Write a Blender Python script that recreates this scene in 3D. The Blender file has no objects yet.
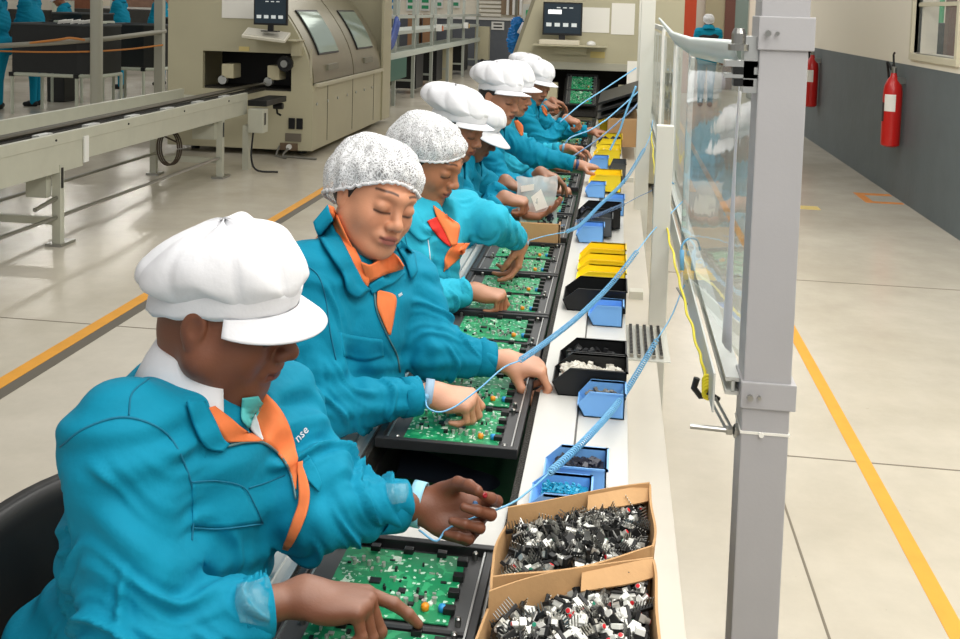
import bpy, bmesh, math, random
import numpy as np
import openvdb as vdb
from mathutils import Vector, Matrix
from mathutils.bvhtree import BVHTree
random.seed(7); rng = np.random.default_rng(5)
SC = bpy.context.scene; COL = SC.collection

# ---------------------------------------------------------------- camera, world, lights, exposure
F = 1000.0; U0 = 480.0; V0 = 80.0; H = 1.7
def nrm(v):
    v = np.asarray(v, float); return v/np.linalg.norm(v)
_yc = nrm([139, 68, -F])
_dn = nrm([-400, -(14000-V0), -F]); _zc = nrm(-_dn - _yc*np.dot(-_dn, _yc)); _xc = np.cross(_yc, _zc)
RM = np.array([_xc, _yc, _zc])
CAMP = np.array([0, 0, H])
def ray(u, v): return RM @ np.array([u-U0, -(v-V0), -F])
def P(u, v, Y):                      # point of the place seen at a pixel, at a known distance along the hall
    d = ray(u, v); return CAMP + d*Y/d[1]
def PZ(u, v, z=0.0):                 # the same on a known height
    d = ray(u, v); return CAMP + d*(z-H)/d[2]
def PX(u, v, x):                     # the same on a known side plane
    d = ray(u, v); return CAMP + d*x/d[0]
cam_data = bpy.data.cameras.new('camera'); cam = bpy.data.objects.new('camera', cam_data); COL.objects.link(cam)
cam.matrix_world = Matrix([[*RM[0], 0], [*RM[1], 0], [*RM[2], H], [0, 0, 0, 1]])
cam_data.sensor_width = 36; cam_data.lens = F*36/960
cam_data.shift_x = (480-U0)/960; cam_data.shift_y = -(319.5-V0)/960
cam_data.clip_start = 0.05; cam_data.clip_end = 200
SC.camera = cam
SC.view_settings.view_transform = 'Standard'; SC.view_settings.look = 'None'
SC.view_settings.gamma = 1; SC.view_settings.use_curve_mapping = False
SC.view_settings.exposure = -0.06
w = bpy.data.worlds.new('daylight'); SC.world = w; w.use_nodes = True
bg = w.node_tree.nodes['Background']; bg.inputs[0].default_value = (1.0, 0.985, 0.95, 1); bg.inputs[1].default_value = 0.42
def area(name, loc, rot, sx, sy, power, col=(1, 0.97, 0.92)):
    l = bpy.data.lights.new(name, 'AREA'); l.shape = 'RECTANGLE'; l.size = sx; l.size_y = sy; l.energy = power; l.color = col
    o = bpy.data.objects.new(name, l); o.location = loc; o.rotation_euler = rot; COL.objects.link(o); return o
area('bench_light', (0.3, 4.0, 3.6), (0, 0, 0), 1.2, 9.0, 185)
area('aisle_light', (2.0, 3.0, 4.2), (0, 0, 0), 1.0, 9.0, 135)
area('hall_light', (-4.0, 13.0, 5.0), (0, 0, 0), 2.0, 16.0, 140)
area('far_light', (0.0, 20.0, 5.0), (0, 0, 0), 10.0, 8.0, 420)
area('office_light', (4.6, 14.5, 3.3), (0, 0, 0), 1.6, 5.0, 70)
area('front_daylight', (0.9, -1.2, 3.3), (math.radians(48), 0, math.radians(14)), 2.2, 1.4, 45)

# ---------------------------------------------------------------- materials
def lin(c):
    def f(v):
        v /= 255.0
        return v/12.92 if v <= .04045 else ((v+.055)/1.055)**2.4
    return (f(c[0]), f(c[1]), f(c[2]), 1)
MATS = {}
def mat(name, rgb, rough=.5, metal=0., bump=0., bscale=200., vary=0., vscale=8., spec=.5, sheen=0., attr=None, sss=0., trans=0., coat=0., emit=0., alpha=1.):
    if name in MATS: return MATS[name]
    m = bpy.data.materials.new(name); m.use_nodes = True; MATS[name] = m
    nt = m.node_tree; b = nt.nodes['Principled BSDF']
    b.inputs['Base Color'].default_value = lin(rgb); b.inputs['Roughness'].default_value = rough
    b.inputs['Metallic'].default_value = metal; b.inputs['Specular IOR Level'].default_value = spec
    if sheen: b.inputs['Sheen Weight'].default_value = sheen
    if trans: b.inputs['Transmission Weight'].default_value = trans
    if coat: b.inputs['Coat Weight'].default_value = coat
    if alpha < 1: b.inputs['Alpha'].default_value = alpha
    if emit:
        b.inputs['Emission Color'].default_value = lin(rgb); b.inputs['Emission Strength'].default_value = emit
    tc = nt.nodes.new('ShaderNodeTexCoord')
    src = None
    if attr:
        a = nt.nodes.new('ShaderNodeAttribute'); a.attribute_name = attr; src = a.outputs['Color']
        nt.links.new(src, b.inputs['Base Color'])
    if vary:
        n = nt.nodes.new('ShaderNodeTexNoise'); n.inputs['Scale'].default_value = vscale; n.inputs['Detail'].default_value = 5
        nt.links.new(tc.outputs['Object'], n.inputs['Vector'])
        mr = nt.nodes.new('ShaderNodeMapRange'); mr.inputs[1].default_value = .3; mr.inputs[2].default_value = .7
        mr.inputs[3].default_value = 1-vary; mr.inputs[4].default_value = 1+vary
        nt.links.new(n.outputs[0], mr.inputs[0])
        mx = nt.nodes.new('ShaderNodeMix'); mx.data_type = 'RGBA'; mx.blend_type = 'MULTIPLY'; mx.inputs[0].default_value = 1
        if src: nt.links.new(src, mx.inputs[6])
        else: mx.inputs[6].default_value = lin(rgb)
        nt.links.new(mr.outputs[0], mx.inputs[7]); nt.links.new(mx.outputs[2], b.inputs['Base Color'])
    if bump:
        n2 = nt.nodes.new('ShaderNodeTexNoise'); n2.inputs['Scale'].default_value = bscale; n2.inputs['Detail'].default_value = 4
        nt.links.new(tc.outputs['Object'], n2.inputs['Vector'])
        bp = nt.nodes.new('ShaderNodeBump'); bp.inputs['Strength'].default_value = bump; bp.inputs['Distance'].default_value = .01
        nt.links.new(n2.outputs[0], bp.inputs['Height']); nt.links.new(bp.outputs[0], b.inputs['Normal'])
    return m

# ---------------------------------------------------------------- mesh builder
class MB:
    def __init__(s): s.v = []; s.f = []
    def add(s, vs, fs):
        n = len(s.v); s.v += [tuple(map(float, p)) for p in vs]; s.f += [tuple(i+n for i in f) for f in fs]; return s
    def box(s, lo, hi, bev=0.0):
        x0, y0, z0 = lo; x1, y1, z1 = hi
        if bev <= 0:
            vs = [(x0,y0,z0),(x1,y0,z0),(x1,y1,z0),(x0,y1,z0),(x0,y0,z1),(x1,y0,z1),(x1,y1,z1),(x0,y1,z1)]
            return s.add(vs, [(0,3,2,1),(4,5,6,7),(0,1,5,4),(1,2,6,5),(2,3,7,6),(3,0,4,7)])
        bm = bmesh.new(); bmesh.ops.create_cube(bm, size=1)
        for v in bm.verts: v.co = Vector(((x0+x1)/2+v.co.x*(x1-x0), (y0+y1)/2+v.co.y*(y1-y0), (z0+z1)/2+v.co.z*(z1-z0)))
        bmesh.ops.bevel(bm, geom=bm.edges[:], offset=bev, segments=2, affect='EDGES', profile=.6)
        bm.verts.index_update()
        s.add([v.co for v in bm.verts], [[v.index for v in f.verts] for f in bm.faces]); bm.free(); return s
    def obox(s, c, ax, ay, az, hx, hy, hz):
        c = np.array(c); ax, ay, az = nrm(ax)*hx, nrm(ay)*hy, nrm(az)*hz
        vs = [c+i*ax+j*ay+k*az for k in (-1, 1) for (i, j) in ((-1,-1),(1,-1),(1,1),(-1,1))]
        return s.add(vs, [(0,3,2,1),(4,5,6,7),(0,1,5,4),(1,2,6,5),(2,3,7,6),(3,0,4,7)])
    def tube(s, pts, r, n=8, cap=True, closed=False):
        pts = [np.array(p, float) for p in pts]; N = len(pts)
        rs = r if hasattr(r, '__len__') else [r]*N
        up = None; base = len(s.v)
        for i, p in enumerate(pts):
            a = pts[i-1] if (i > 0 or closed) else p; b = pts[(i+1) % N] if (i < N-1 or closed) else p
            t = nrm(b-a)
            if up is None:
                up = np.array([0, 0, 1.]) if abs(t[2]) < .9 else np.array([1., 0, 0])
            up = up - t*np.dot(up, t); up = nrm(up); sd = np.cross(t, up)
            for k in range(n):
                a_ = 2*math.pi*k/n; q = p + rs[i]*(math.cos(a_)*up + math.sin(a_)*sd); s.v.append(tuple(q))
        M = N if closed else N-1
        for i in range(M):
            for k in range(n):
                a0 = base+i*n+k; a1 = base+i*n+(k+1) % n; b0 = base+((i+1) % N)*n+k; b1 = base+((i+1) % N)*n+(k+1) % n
                s.f.append((a0, a1, b1, b0))
        if cap and not closed:
            s.f.append(tuple(base+k for k in range(n))[::-1]); s.f.append(tuple(base+(N-1)*n+k for k in range(n)))
        return s
    def lathe(s, prof, c=(0,0,0), n=24, ax=None):
        # prof: list of (r, h) around z through c, or along ax
        c = np.array(c, float); az = nrm(ax) if ax is not None else np.array([0,0,1.])
        t = np.array([1.,0,0]) if abs(az[0]) < .9 else np.array([0,1.,0]); a1 = nrm(np.cross(az, t)); a2 = np.cross(az, a1)
        base = len(s.v)
        for r, h in prof:
            for k in range(n):
                a = 2*math.pi*k/n; s.v.append(tuple(c+az*h+r*(math.cos(a)*a1+math.sin(a)*a2)))
        for i in range(len(prof)-1):
            for k in range(n):
                s.f.append((base+i*n+k, base+i*n+(k+1) % n, base+(i+1)*n+(k+1) % n, base+(i+1)*n+k))
        s.f.append(tuple(base+k for k in range(n))[::-1]); s.f.append(tuple(base+(len(prof)-1)*n+k for k in range(n)))
        return s
    def prism(s, poly, lo, hi, axis='z'):
        # poly in the two other axes (order xy, xz, yz), extruded lo..hi along axis
        def mk(a, b, h): return {'z': (a, b, h), 'y': (a, h, b), 'x': (h, a, b)}[axis]
        n = len(poly); vs = [mk(a, b, lo) for a, b in poly]+[mk(a, b, hi) for a, b in poly]
        fs = [tuple(range(n))[::-1], tuple(range(n, 2*n))]+[(i, (i+1) % n, n+(i+1) % n, n+i) for i in range(n)]
        return s.add(vs, fs)
    def grid(s, G, closed_u=False):
        G = np.asarray(G); nu, nv = G.shape[:2]; base = len(s.v)
        s.v += [tuple(p) for p in G.reshape(-1, 3)]
        for i in range(nu if closed_u else nu-1):
            for j in range(nv-1):
                i2 = (i+1) % nu
                s.f.append((base+i*nv+j, base+i2*nv+j, base+i2*nv+j+1, base+i*nv+j+1))
        return s
    def shell(s, G, th, closed_u=False):
        # a sheet with thickness th towards its back
        G = np.asarray(G, float); nu, nv = G.shape[:2]
        if closed_u: du = np.roll(G, -1, 0)-np.roll(G, 1, 0)
        else: du = np.gradient(G, axis=0)
        dv = np.gradient(G, axis=1); n = np.cross(du, dv); n /= (np.linalg.norm(n, axis=2, keepdims=True)+1e-9)
        G2 = G-n*th; base = len(s.v); m = nu*nv
        s.v += [tuple(p) for p in G.reshape(-1, 3)]+[tuple(p) for p in G2.reshape(-1, 3)]
        for i in range(nu if closed_u else nu-1):
            i2 = (i+1) % nu
            for j in range(nv-1):
                a, b, c, d = base+i*nv+j, base+i2*nv+j, base+i2*nv+j+1, base+i*nv+j+1
                s.f.append((a, b, c, d)); s.f.append((a+m, d+m, c+m, b+m))
            for j in (0, nv-1):
                a, b = base+i*nv+j, base+i2*nv+j
                s.f.append((a, a+m, b+m, b) if j == 0 else (a, b, b+m, a+m))
        if not closed_u:
            for i in (0, nu-1):
                for j in range(nv-1):
                    a, b = base+i*nv+j, base+i*nv+j+1
                    s.f.append((a, b, b+m, a+m) if i == 0 else (a, a+m, b+m, b))
        return s
    def xf(s, fn): s.v = [tuple(fn(p)) for p in s.v]; return s
    def build(s, name, m, parent=None, smooth=False, col=None, fix=True, angle=None):
        me = bpy.data.meshes.new(name); me.from_pydata(s.v, [], s.f)
        if fix:
            bm = bmesh.new(); bm.from_mesh(me); bmesh.ops.recalc_face_normals(bm, faces=bm.faces[:]); bm.to_mesh(me); bm.free()
        me.validate()
        if smooth: me.shade_smooth()
        if angle is not None: me.shade_smooth(); me.set_sharp_from_angle(angle=math.radians(angle))
        if col is not None:
            a = me.color_attributes.new('Col', 'FLOAT_COLOR', 'POINT'); c = np.ones((len(me.vertices), 4), 'f4'); c[:, :3] = col
            a.data.foreach_set('color', c.ravel())
        me.materials.append(m)
        o = bpy.data.objects.new(name, me); COL.objects.link(o)
        if parent is not None:
            o.parent = parent; pm = WM[parent]
            if parent.type == 'EMPTY' or True:
                o.matrix_parent_inverse = pm.inverted()
            WM[o] = Matrix.Identity(4)
        else: WM[o] = Matrix.Identity(4)
        return o
WM = {}
def tag(o, label=None, cat=None, group=None, kind=None):
    if label: o['label'] = label
    if cat: o['category'] = cat
    if group: o['group'] = group
    if kind: o['kind'] = kind
    return o
def empty(name, loc, label=None, cat=None, group=None):
    o = bpy.data.objects.new(name, None); COL.objects.link(o); o.location = tuple(map(float, loc)); o.empty_display_size = .1
    WM[o] = Matrix.Translation(Vector(o.location)); return tag(o, label, cat, group)
def structure(mb, name, m, label=None, **k):
    o = mb.build(name, m, **k); o['kind'] = 'structure'
    if label: o['label'] = label
    return o
def copy_tree(o, delta, parent=None, rz=0.):
    c = o.copy(); COL.objects.link(c); c.parent = parent
    if parent is None:
        c.location = Vector(o.location)+Vector(delta)
        if rz: c.rotation_euler.z = o.rotation_euler.z+rz
    if parent is not None: c.matrix_parent_inverse = o.matrix_parent_inverse.copy()
    for ch in list(o.children): copy_tree(ch, delta, c)
    return c
def spline(pts, n):
    pts = np.array(pts, float); m = len(pts)
    if m == 2: t = np.linspace(0, 1, n)[:, None]; return pts[0]*(1-t)+pts[1]*t
    e = np.vstack([2*pts[0]-pts[1], pts, 2*pts[-1]-pts[-2]]); out = []
    for q in np.linspace(0, m-1-1e-9, n):
        i = int(q); t = q-i; a, b, c, d = e[i], e[i+1], e[i+2], e[i+3]
        out.append(.5*((2*b)+(-a+c)*t+(2*a-5*b+4*c-d)*t*t+(-a+3*b-3*c+d)*t**3))
    return np.array(out)
def resample(pts, n):
    pts = np.array(pts, float); d = np.r_[0, np.cumsum(np.linalg.norm(np.diff(pts, axis=0), axis=1))]
    return np.stack([np.interp(np.linspace(0, d[-1], n), d, pts[:, k]) for k in range(pts.shape[1])], 1)
def text_mesh(name, txt, size, m, parent, origin, ax, ay, depth=.0006):
    # raised lettering: origin left end of baseline, ax reading direction, ay up direction
    cu = bpy.data.curves.new(name, 'FONT'); cu.body = txt; cu.size = size; cu.extrude = depth; cu.resolution_u = 2
    o = bpy.data.objects.new('tmp', cu); COL.objects.link(o)
    bpy.context.view_layer.update()
    me = bpy.data.meshes.new_from_object(o.evaluated_get(bpy.context.evaluated_depsgraph_get()))
    bpy.data.objects.remove(o); bpy.data.curves.remove(cu)
    ax = nrm(ax); ay = nrm(np.array(ay)-ax*np.dot(ax, ay)); az = np.cross(ax, ay); mb = MB()
    mb.add([np.array(origin)+ax*v.co.x+ay*v.co.y+az*v.co.z for v in me.vertices], [list(p.vertices) for p in me.polygons])
    bpy.data.meshes.remove(me)
    return mb.build(name, m, parent, fix=False)
# ---------------------------------------------------------------- materials of the place
def floor_mat():
    m = mat('floor_epoxy', (203, 196, 180), rough=.3, spec=.5); nt = m.node_tree; b = nt.nodes['Principled BSDF']
    tc = nt.nodes.new('ShaderNodeTexCoord'); N = nt.nodes.new; L = nt.links.new
    def noise(s, d=5, r=.6):
        n = N('ShaderNodeTexNoise'); n.inputs['Scale'].default_value = s; n.inputs['Detail'].default_value = d; n.inputs['Roughness'].default_value = r
        L(tc.outputs['Object'], n.inputs['Vector']); return n
    n1 = noise(.55, 6); r1 = N('ShaderNodeValToRGB'); r1.color_ramp.elements[0].position = .33; r1.color_ramp.elements[1].position = .68
    r1.color_ramp.elements[0].color = lin((188, 180, 163)); r1.color_ramp.elements[1].color = lin((212, 205, 190)); L(n1.outputs[0], r1.inputs[0])
    n2 = noise(38, 3); r2 = N('ShaderNodeValToRGB'); r2.color_ramp.elements[0].position = .19; r2.color_ramp.elements[1].position = .27
    r2.color_ramp.elements[0].color = (.45, .42, .4, 1); r2.color_ramp.elements[1].color = (1, 1, 1, 1); L(n2.outputs[0], r2.inputs[0])
    n3 = noise(4.0, 8, .7); r3 = N('ShaderNodeMapRange'); r3.inputs[1].default_value = .35; r3.inputs[2].default_value = .7; r3.inputs[3].default_value = .93; r3.inputs[4].default_value = 1.03
    L(n3.outputs[0], r3.inputs[0])
    mx = N('ShaderNodeMix'); mx.data_type = 'RGBA'; mx.blend_type = 'MULTIPLY'; mx.inputs[0].default_value = .7; L(r1.outputs[0], mx.inputs[6]); L(r2.outputs[0], mx.inputs[7])
    m2 = N('ShaderNodeMix'); m2.data_type = 'RGBA'; m2.blend_type = 'MULTIPLY'; m2.inputs[0].default_value = 1; L(mx.outputs[2], m2.inputs[6]); L(r3.outputs[0], m2.inputs[7])
    L(m2.outputs[2], b.inputs['Base Color'])
    rr = N('ShaderNodeMapRange'); rr.inputs[3].default_value = .12; rr.inputs[4].default_value = .30; L(n1.outputs[0], rr.inputs[0]); L(rr.outputs[0], b.inputs['Roughness'])
    bp = N('ShaderNodeBump'); bp.inputs['Strength'].default_value = .12; bp.inputs['Distance'].default_value = .01; L(n3.outputs[0], bp.inputs['Height']); L(bp.outputs[0], b.inputs['Normal'])
    return m
FLOOR = floor_mat()
CREAM = mat('cream_paint', (236, 230, 214), .7, bump=.05, bscale=60)
DADO = mat('grey_dado_paint', (98, 108, 112), .6, bump=.25, bscale=14, vary=.06, vscale=3)
FARGREY = mat('far_dado_grey', (92, 97, 104), .6, vary=.05)
WHITE = mat('white_enamel', (232, 232, 228), .35)
GREYM = mat('light_grey_enamel', (190, 192, 186), .4, vary=.03)
BENCHW = mat('bench_white_laminate', (208, 207, 202), .38, vary=.03, vscale=5, bump=.03, bscale=90)
ALU = mat('brushed_aluminium', (196, 198, 196), .32, metal=.85, bump=.05, bscale=300)
ALUP = mat('pale_anodised_aluminium', (205, 207, 203), .4, metal=.35, vary=.03)
STEEL = mat('steel', (170, 170, 166), .28, metal=1.)
CHAIN = mat('dark_chain_steel', (58, 56, 52), .45, metal=.6, bump=.8, bscale=260)
BLACKP = mat('black_plastic', (22, 23, 24), .42, spec=.4)
BLACKM = mat('black_rubber', (20, 20, 21), .7)
DARKG = mat('dark_green_pit', (34, 92, 58), .5)
MACH = mat('machine_khaki_enamel', (184, 178, 150), .42, vary=.03, vscale=3)
MACHH = mat('machine_hood_metal', (150, 144, 122), .3, metal=.45, vary=.04)
CONV = mat('conveyor_grey_enamel', (186, 186, 170), .42, vary=.04)
ORANGE = mat('orange_floor_tape', (228, 160, 48), .5, vary=.05, vscale=12)
DKTAPE = mat('dark_floor_tape', (98, 92, 80), .5)
YELT = mat('pale_yellow_tape', (225, 200, 120), .5)
RED = mat('extinguisher_red', (196, 28, 24), .3, spec=.6)
REDOR = mat('orange_red_paint', (190, 66, 30), .5)
COLM = mat('column_grey_enamel', (172, 171, 173), .45, vary=.02, bump=.03, bscale=150)
PAPER = mat('paper', (240, 238, 230), .8)
TEALF = mat('teal_cloth_far', (0, 140, 168), .8, vary=.1, vscale=12)
GREENF = mat('green_cloth', (46, 150, 100), .8)
GLASS = mat('dark_glass', (60, 90, 80), .05, spec=.8)

def front_box(mb, u0, v0, u1, v1, Y, depth, bev=0):
    a = P(u0, v0, Y); b = P(u1, v1, Y)
    return mb.box((min(a[0], b[0]), Y, min(a[2], b[2])), (max(a[0], b[0]), Y+depth, max(a[2], b[2])), bev)

# ---------------------------------------------------------------- the setting
structure(MB().box((-16, -1.5, -.1), (7, 29.2, 0)), 'floor', FLOOR)
# right wall with the window opening y 8.46..9.8, z 1.4..2.6
WX = 2.7
wb = MB(); wy0, wy1, wz0, wz1 = 8.46, 9.66, 1.40, 2.5
wb.box((WX, .5, 1.285), (WX+.2, wy0, 4)).box((WX, wy1, 1.285), (WX+.2, 21.5, 4)).box((WX, wy0, 1.285), (WX+.2, wy1, wz0)).box((WX, wy0, wz1), (WX+.2, wy1, 4))
structure(wb, 'wall_right', CREAM)
structure(MB().box((WX-.004, .5, 0), (WX+.2, 21.5, 1.285)), 'wall_right_dado', DADO)
wf = MB()
for lo, hi in (((WX-.03, wy0-.06, wz0-.06), (WX+.06, wy1+.06, wz0)), ((WX-.03, wy0-.06, wz1), (WX+.06, wy1+.06, wz1+.06)), ((WX-.03, wy0-.06, wz0), (WX+.06, wy0, wz1)), ((WX-.03, wy1, wz0), (WX+.06, wy1+.06, wz1))): wf.box(lo, hi, .006)
win = structure(wf, 'window_1', mat('window_frame_ivory', (206, 200, 176), .5))
MB().box((WX+.02, wy0, 1.83), (WX+.05, wy1, 1.865)).build('glazing_bar', MATS['window_frame_ivory'], win)
gm = mat('window_pane_glass', (225, 235, 235), .04, alpha=.12)
MB().box((WX+.03, wy0, wz0), (WX+.036, wy1, wz1)).build('pane', gm, win)
# what stands behind that window
structure(MB().box((6.5, 5, 0), (6.6, 22, 3.5)), 'wall_office', CREAM)
o = MB()
G = np.array([[(5.6+.06*math.sin(i*1.3), 18.5+i*.056, z) for z in (.5, 1.2, 2.4)] for i in range(26)]); o.shell(G, .01)
tag(o.build('curtain', GREENF, smooth=True), 'green curtain seen through the window in the right wall', 'curtain')
o = empty('office_table', (4.8, 17.2, 0), 'orange-topped table behind the window in the right wall', 'table')
MB().box((4.4, 16.2, 1.30), (5.3, 18.2, 1.42)).build('table_top', mat('orange_laminate', (224, 110, 40), .5), o)
for a in (4.5, 5.2):
    for b in (16.3, 18.1): MB().box((a-.03, b-.03, 0), (a+.03, b+.03, 1.30)).build('leg', STEEL, o)
o = empty('office_chair', (3.6, 12.2, 0), 'dark chair back seen low in the window of the right wall', 'chair')
G = np.array([[(3.60+.2*math.sin(t)*(1-.25*(z-1.1)/.5), 12.2+.05*math.cos(t*2), z) for z in np.linspace(1.05, 1.68, 6)] for t in np.linspace(-1.3, 1.3, 9)])
bk = MB().shell(G, .05).build('backrest', BLACKP, o, smooth=True)
MB().box((3.40, 11.98, .9), (3.85, 12.42, .96), .02).build('seat', BLACKP, o)
MB().lathe([(.24, 0), (.24, .03), (.03, .06), (.03, .9)], (3.62, 12.2, 0)).build('pedestal', STEEL, o)
o = empty('brown_post', (3.1, 9.35, 0), 'brown wooden post inside the right edge of the window', 'post')
MB().box((3.05, 9.85, 0), (3.16, 9.97, 3.0)).build('post', mat('brown_wood', (120, 70, 42), .5, vary=.15, vscale=6), o)
# far wall
structure(MB().box((-16, 29, 0), (1.2, 29.2, 1.36)), 'wall_far_dado', FARGREY)
structure(MB().box((-16, 29.01, 1.36), (1.2, 29.2, 4.5)), 'wall_far', CREAM)
structure(MB().box((1.2, 23.5, 0), (6.4, 23.7, 4.5)), 'wall_aisle_end', mat('pale_aisle_wall', (214, 208, 196), .7))
structure(MB().box((-16.2, 6, 0), (-16, 29.2, 4.5)), 'wall_left', CREAM)
structure(MB().box((-16, 28.95, 1.36), (1.2, 29.0, 1.44)), 'trim_far', WHITE)
d = MB(); front_box(d, 708, -45, 722, 90, 23.38, .1); d1 = structure(d, 'door_1', mat('khaki_door', (176, 170, 140), .5))
d = MB(); front_box(d, 732, -45, 746, 60, 23.36, .12); structure(d, 'door_2', mat('grey_door', (128, 146, 140), .4))
d = MB(); front_box(d, 728.5, -60, 731.5, 92, 23.33, .15); structure(d, 'door_frame_1', mat('door_frame_brown', (110, 70, 60), .5))
# floor markings: painted tape lines lying on the floor
structure(MB().box((.97, 2.0, 0), (1.026, 21, .002)), 'floor_line_aisle', ORANGE)
structure(MB().box((.74, 9.7, 0), (.80, 12.2, .002)), 'floor_line_short', ORANGE)
structure(MB().box((-2.66, 2.2, 0), (-2.585, 9.9, .002)), 'floor_line_left', ORANGE)
structure(MB().box((-2.583, 2.2, 0), (-2.515, 9.9, .0015)), 'floor_strip_left', DKTAPE)
q = MB(); 
q.box((2.34, 9.6, 0), (2.68, 9.68, .002)).box((2.34, 10.02, 0), (2.68, 10.12, .002)).box((2.34, 9.68, 0), (2.42, 10.02, .002))
structure(q, 'floor_marking_bay', mat('orange_bay_tape', (222, 140, 60), .5))
structure(MB().box((1.60, 9.1, 0), (1.84, 9.26, .002)), 'floor_marking_patch', YELT)
J = mat('floor_joint_dark', (120, 112, 98), .8)
structure(MB().box((.634, .8, 0), (.642, 3.9, .0012)), 'floor_joint_1', J)
structure(MB().box((.64, 3.9, 0), (2.69, 3.908, .0012)), 'floor_joint_2', J)
structure(MB().box((-6, 4.78, 0), (-1.2, 4.788, .0012)), 'floor_joint_3', J)
structure(MB().box((.3, 6.6, 0), (2.69, 6.61, .0012)), 'floor_joint_4', J)

# ---------------------------------------------------------------- fire extinguishers
def extinguisher(yc, label):
    x = WX-.105; o = empty('fire_extinguisher', (x, yc, .55), label, 'fire extinguisher', 'fire extinguishers on the grey wall')
    MB().lathe([(.06, .50), (.082, .515), (.086, .54), (.086, 1.02), (.078, 1.08), (.052, 1.14), (.03, 1.17), (.024, 1.2)], (x, yc, 0), 28).build('cylinder', RED, o, angle=40)
    MB().lathe([(.022, 1.19), (.024, 1.25), (.016, 1.26)], (x, yc, 0), 16).build('valve', STEEL, o)
    MB().tube([(x, yc+.0, 1.24), (x, yc+.03, 1.30), (x+.0, yc+.05, 1.37), (x, yc+.02, 1.39)], .010, 8).tube([(x, yc, 1.25), (x, yc+.08, 1.27)], .008, 8).build('handle', BLACKM, o)
    MB().tube(spline([(x-.02, yc+.02, 1.23), (x-.05, yc+.06, 1.30), (x-.02, yc+.11, 1.18), (x, yc+.115, .95), (x, yc+.11, .8)], 16), .011, 8).build('hose', BLACKM, o)
    G = np.array([[(x+.088*math.cos(a), yc+.088*math.sin(a), z) for z in (.84, 1.0)] for a in np.linspace(math.radians(205), math.radians(275), 9)])
    MB().shell(G, .0012).build('label', PAPER, o)
    G = np.array([[(x+.088*math.cos(a), yc+.088*math.sin(a), z) for z in (.74, .92)] for a in np.linspace(math.radians(178), math.radians(203), 5)])
    MB().shell(G, .0012).build('instruction_panel', mat('label_dark', (60, 50, 50), .6), o)
    MB().box((x+.02, yc-.05, 1.10), (WX-.004, yc+.05, 1.16)).build('bracket', STEEL, o)
extinguisher(9.88, 'red fire extinguisher hanging on the grey wall, the nearer and larger of the two')
extinguisher(13.9, 'red fire extinguisher half hidden behind the near grey column, the farther of the two')

# ---------------------------------------------------------------- orange-red pillar and aisle end
o = MB(); a = P(680, 0, 21.9); b = P(697, 0, 21.9); o.box((a[0], 21.9, 0), (b[0], 22.4, 4.5), .01)
tag(o.build('pillar', REDOR), 'orange-red painted pillar beyond the plastic screens', 'pillar')
o = empty('notice_board', (0, 0, 0), 'white notice panel left of the orange-red pillar', 'panel')
m_ = MB(); front_box(m_, 656, -40, 678, 90, 22.6, .15); m_.build('panel', WHITE, o)

# ---------------------------------------------------------------- near column with clamp plates
o = empty('steel_column', (.315, 2.02, 0), 'grey square steel column standing in the right foreground', 'column')
cx0, cx1, cy0, cy1 = .272, .364, 1.99, 2.08
MB().box((cx0, cy0, 0), (cx1, cy1, 3.0), .003).build('post', COLM, o)
for z0, z1 in ((1.635, 1.70), (.925, .978)):
    c = MB().box((cx0-.004, cy0-.006, z0), (cx1+.010, cy1+.006, z1), .002).build('clamp_plate', COLM, o)
    MB().lathe([(.006, 0), (.006, .008)], (cx0+.012, cy0-.014, (z0+z1)/2), 10, (0, -1, 0)).lathe([(.004, .0), (.004, .006)], (cx0+.03, cy0-.012, (z0+z1)/2), 10, (0, -1, 0)).build('bolt', STEEL, c)
MB().box((cx0-.002, cy0-.002, .872), (cx1+.002, cy1+.002, .877)).lathe([(.005, 0), (.005, .005)], (.31, cy0-.007, .875), 10, (0, -1, 0)).build('cable_tie', PAPER, o)

# ---------------------------------------------------------------- plastic screen line
SX = .245
PLAST = bpy.data.materials.new('clear_plastic_sheet'); PLAST.use_nodes = True
nt = PLAST.node_tree; nt.nodes.clear(); N = nt.nodes.new; L = nt.links.new
out = N('ShaderNodeOutputMaterial'); tr = N('ShaderNodeBsdfTransparent'); tr.inputs[0].default_value = (.90, .96, .96, 1)
gl = N('ShaderNodeBsdfGlossy'); gl.inputs['Roughness'].default_value = .04; df = N('ShaderNodeBsdfDiffuse'); df.inputs[0].default_value = (.8, .9, .92, 1)
lw = N('ShaderNodeLayerWeight'); lw.inputs[0].default_value = .22; ms = N('ShaderNodeMixShader'); m2 = N('ShaderNodeMixShader'); m2.inputs[0].default_value = .17
tc = N('ShaderNodeTexCoord'); no = N('ShaderNodeTexNoise'); no.inputs['Scale'].default_value = 7; no.inputs['Detail'].default_value = 2; bp = N('ShaderNodeBump'); bp.inputs['Strength'].default_value = .05; bp.inputs['Distance'].default_value = .02
L(tc.outputs['Object'], no.inputs['Vector']); L(no.outputs[0], bp.inputs['Height']); L(bp.outputs[0], gl.inputs['Normal'])
L(lw.outputs['Facing'], ms.inputs[0]); L(tr.outputs[0], ms.inputs[1]); L(gl.outputs[0], ms.inputs[2]); L(ms.outputs[0], m2.inputs[1]); L(df.outputs[0], m2.inputs[2]); L(m2.outputs[0], out.inputs[0])
MATS['clear_plastic_sheet'] = PLAST
ZB, ZT = .955, 1.60
o = empty('screen_frame', (SX, 2.1, ZB), 'long aluminium frame of the plastic screens, running from the near column', 'frame')
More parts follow.
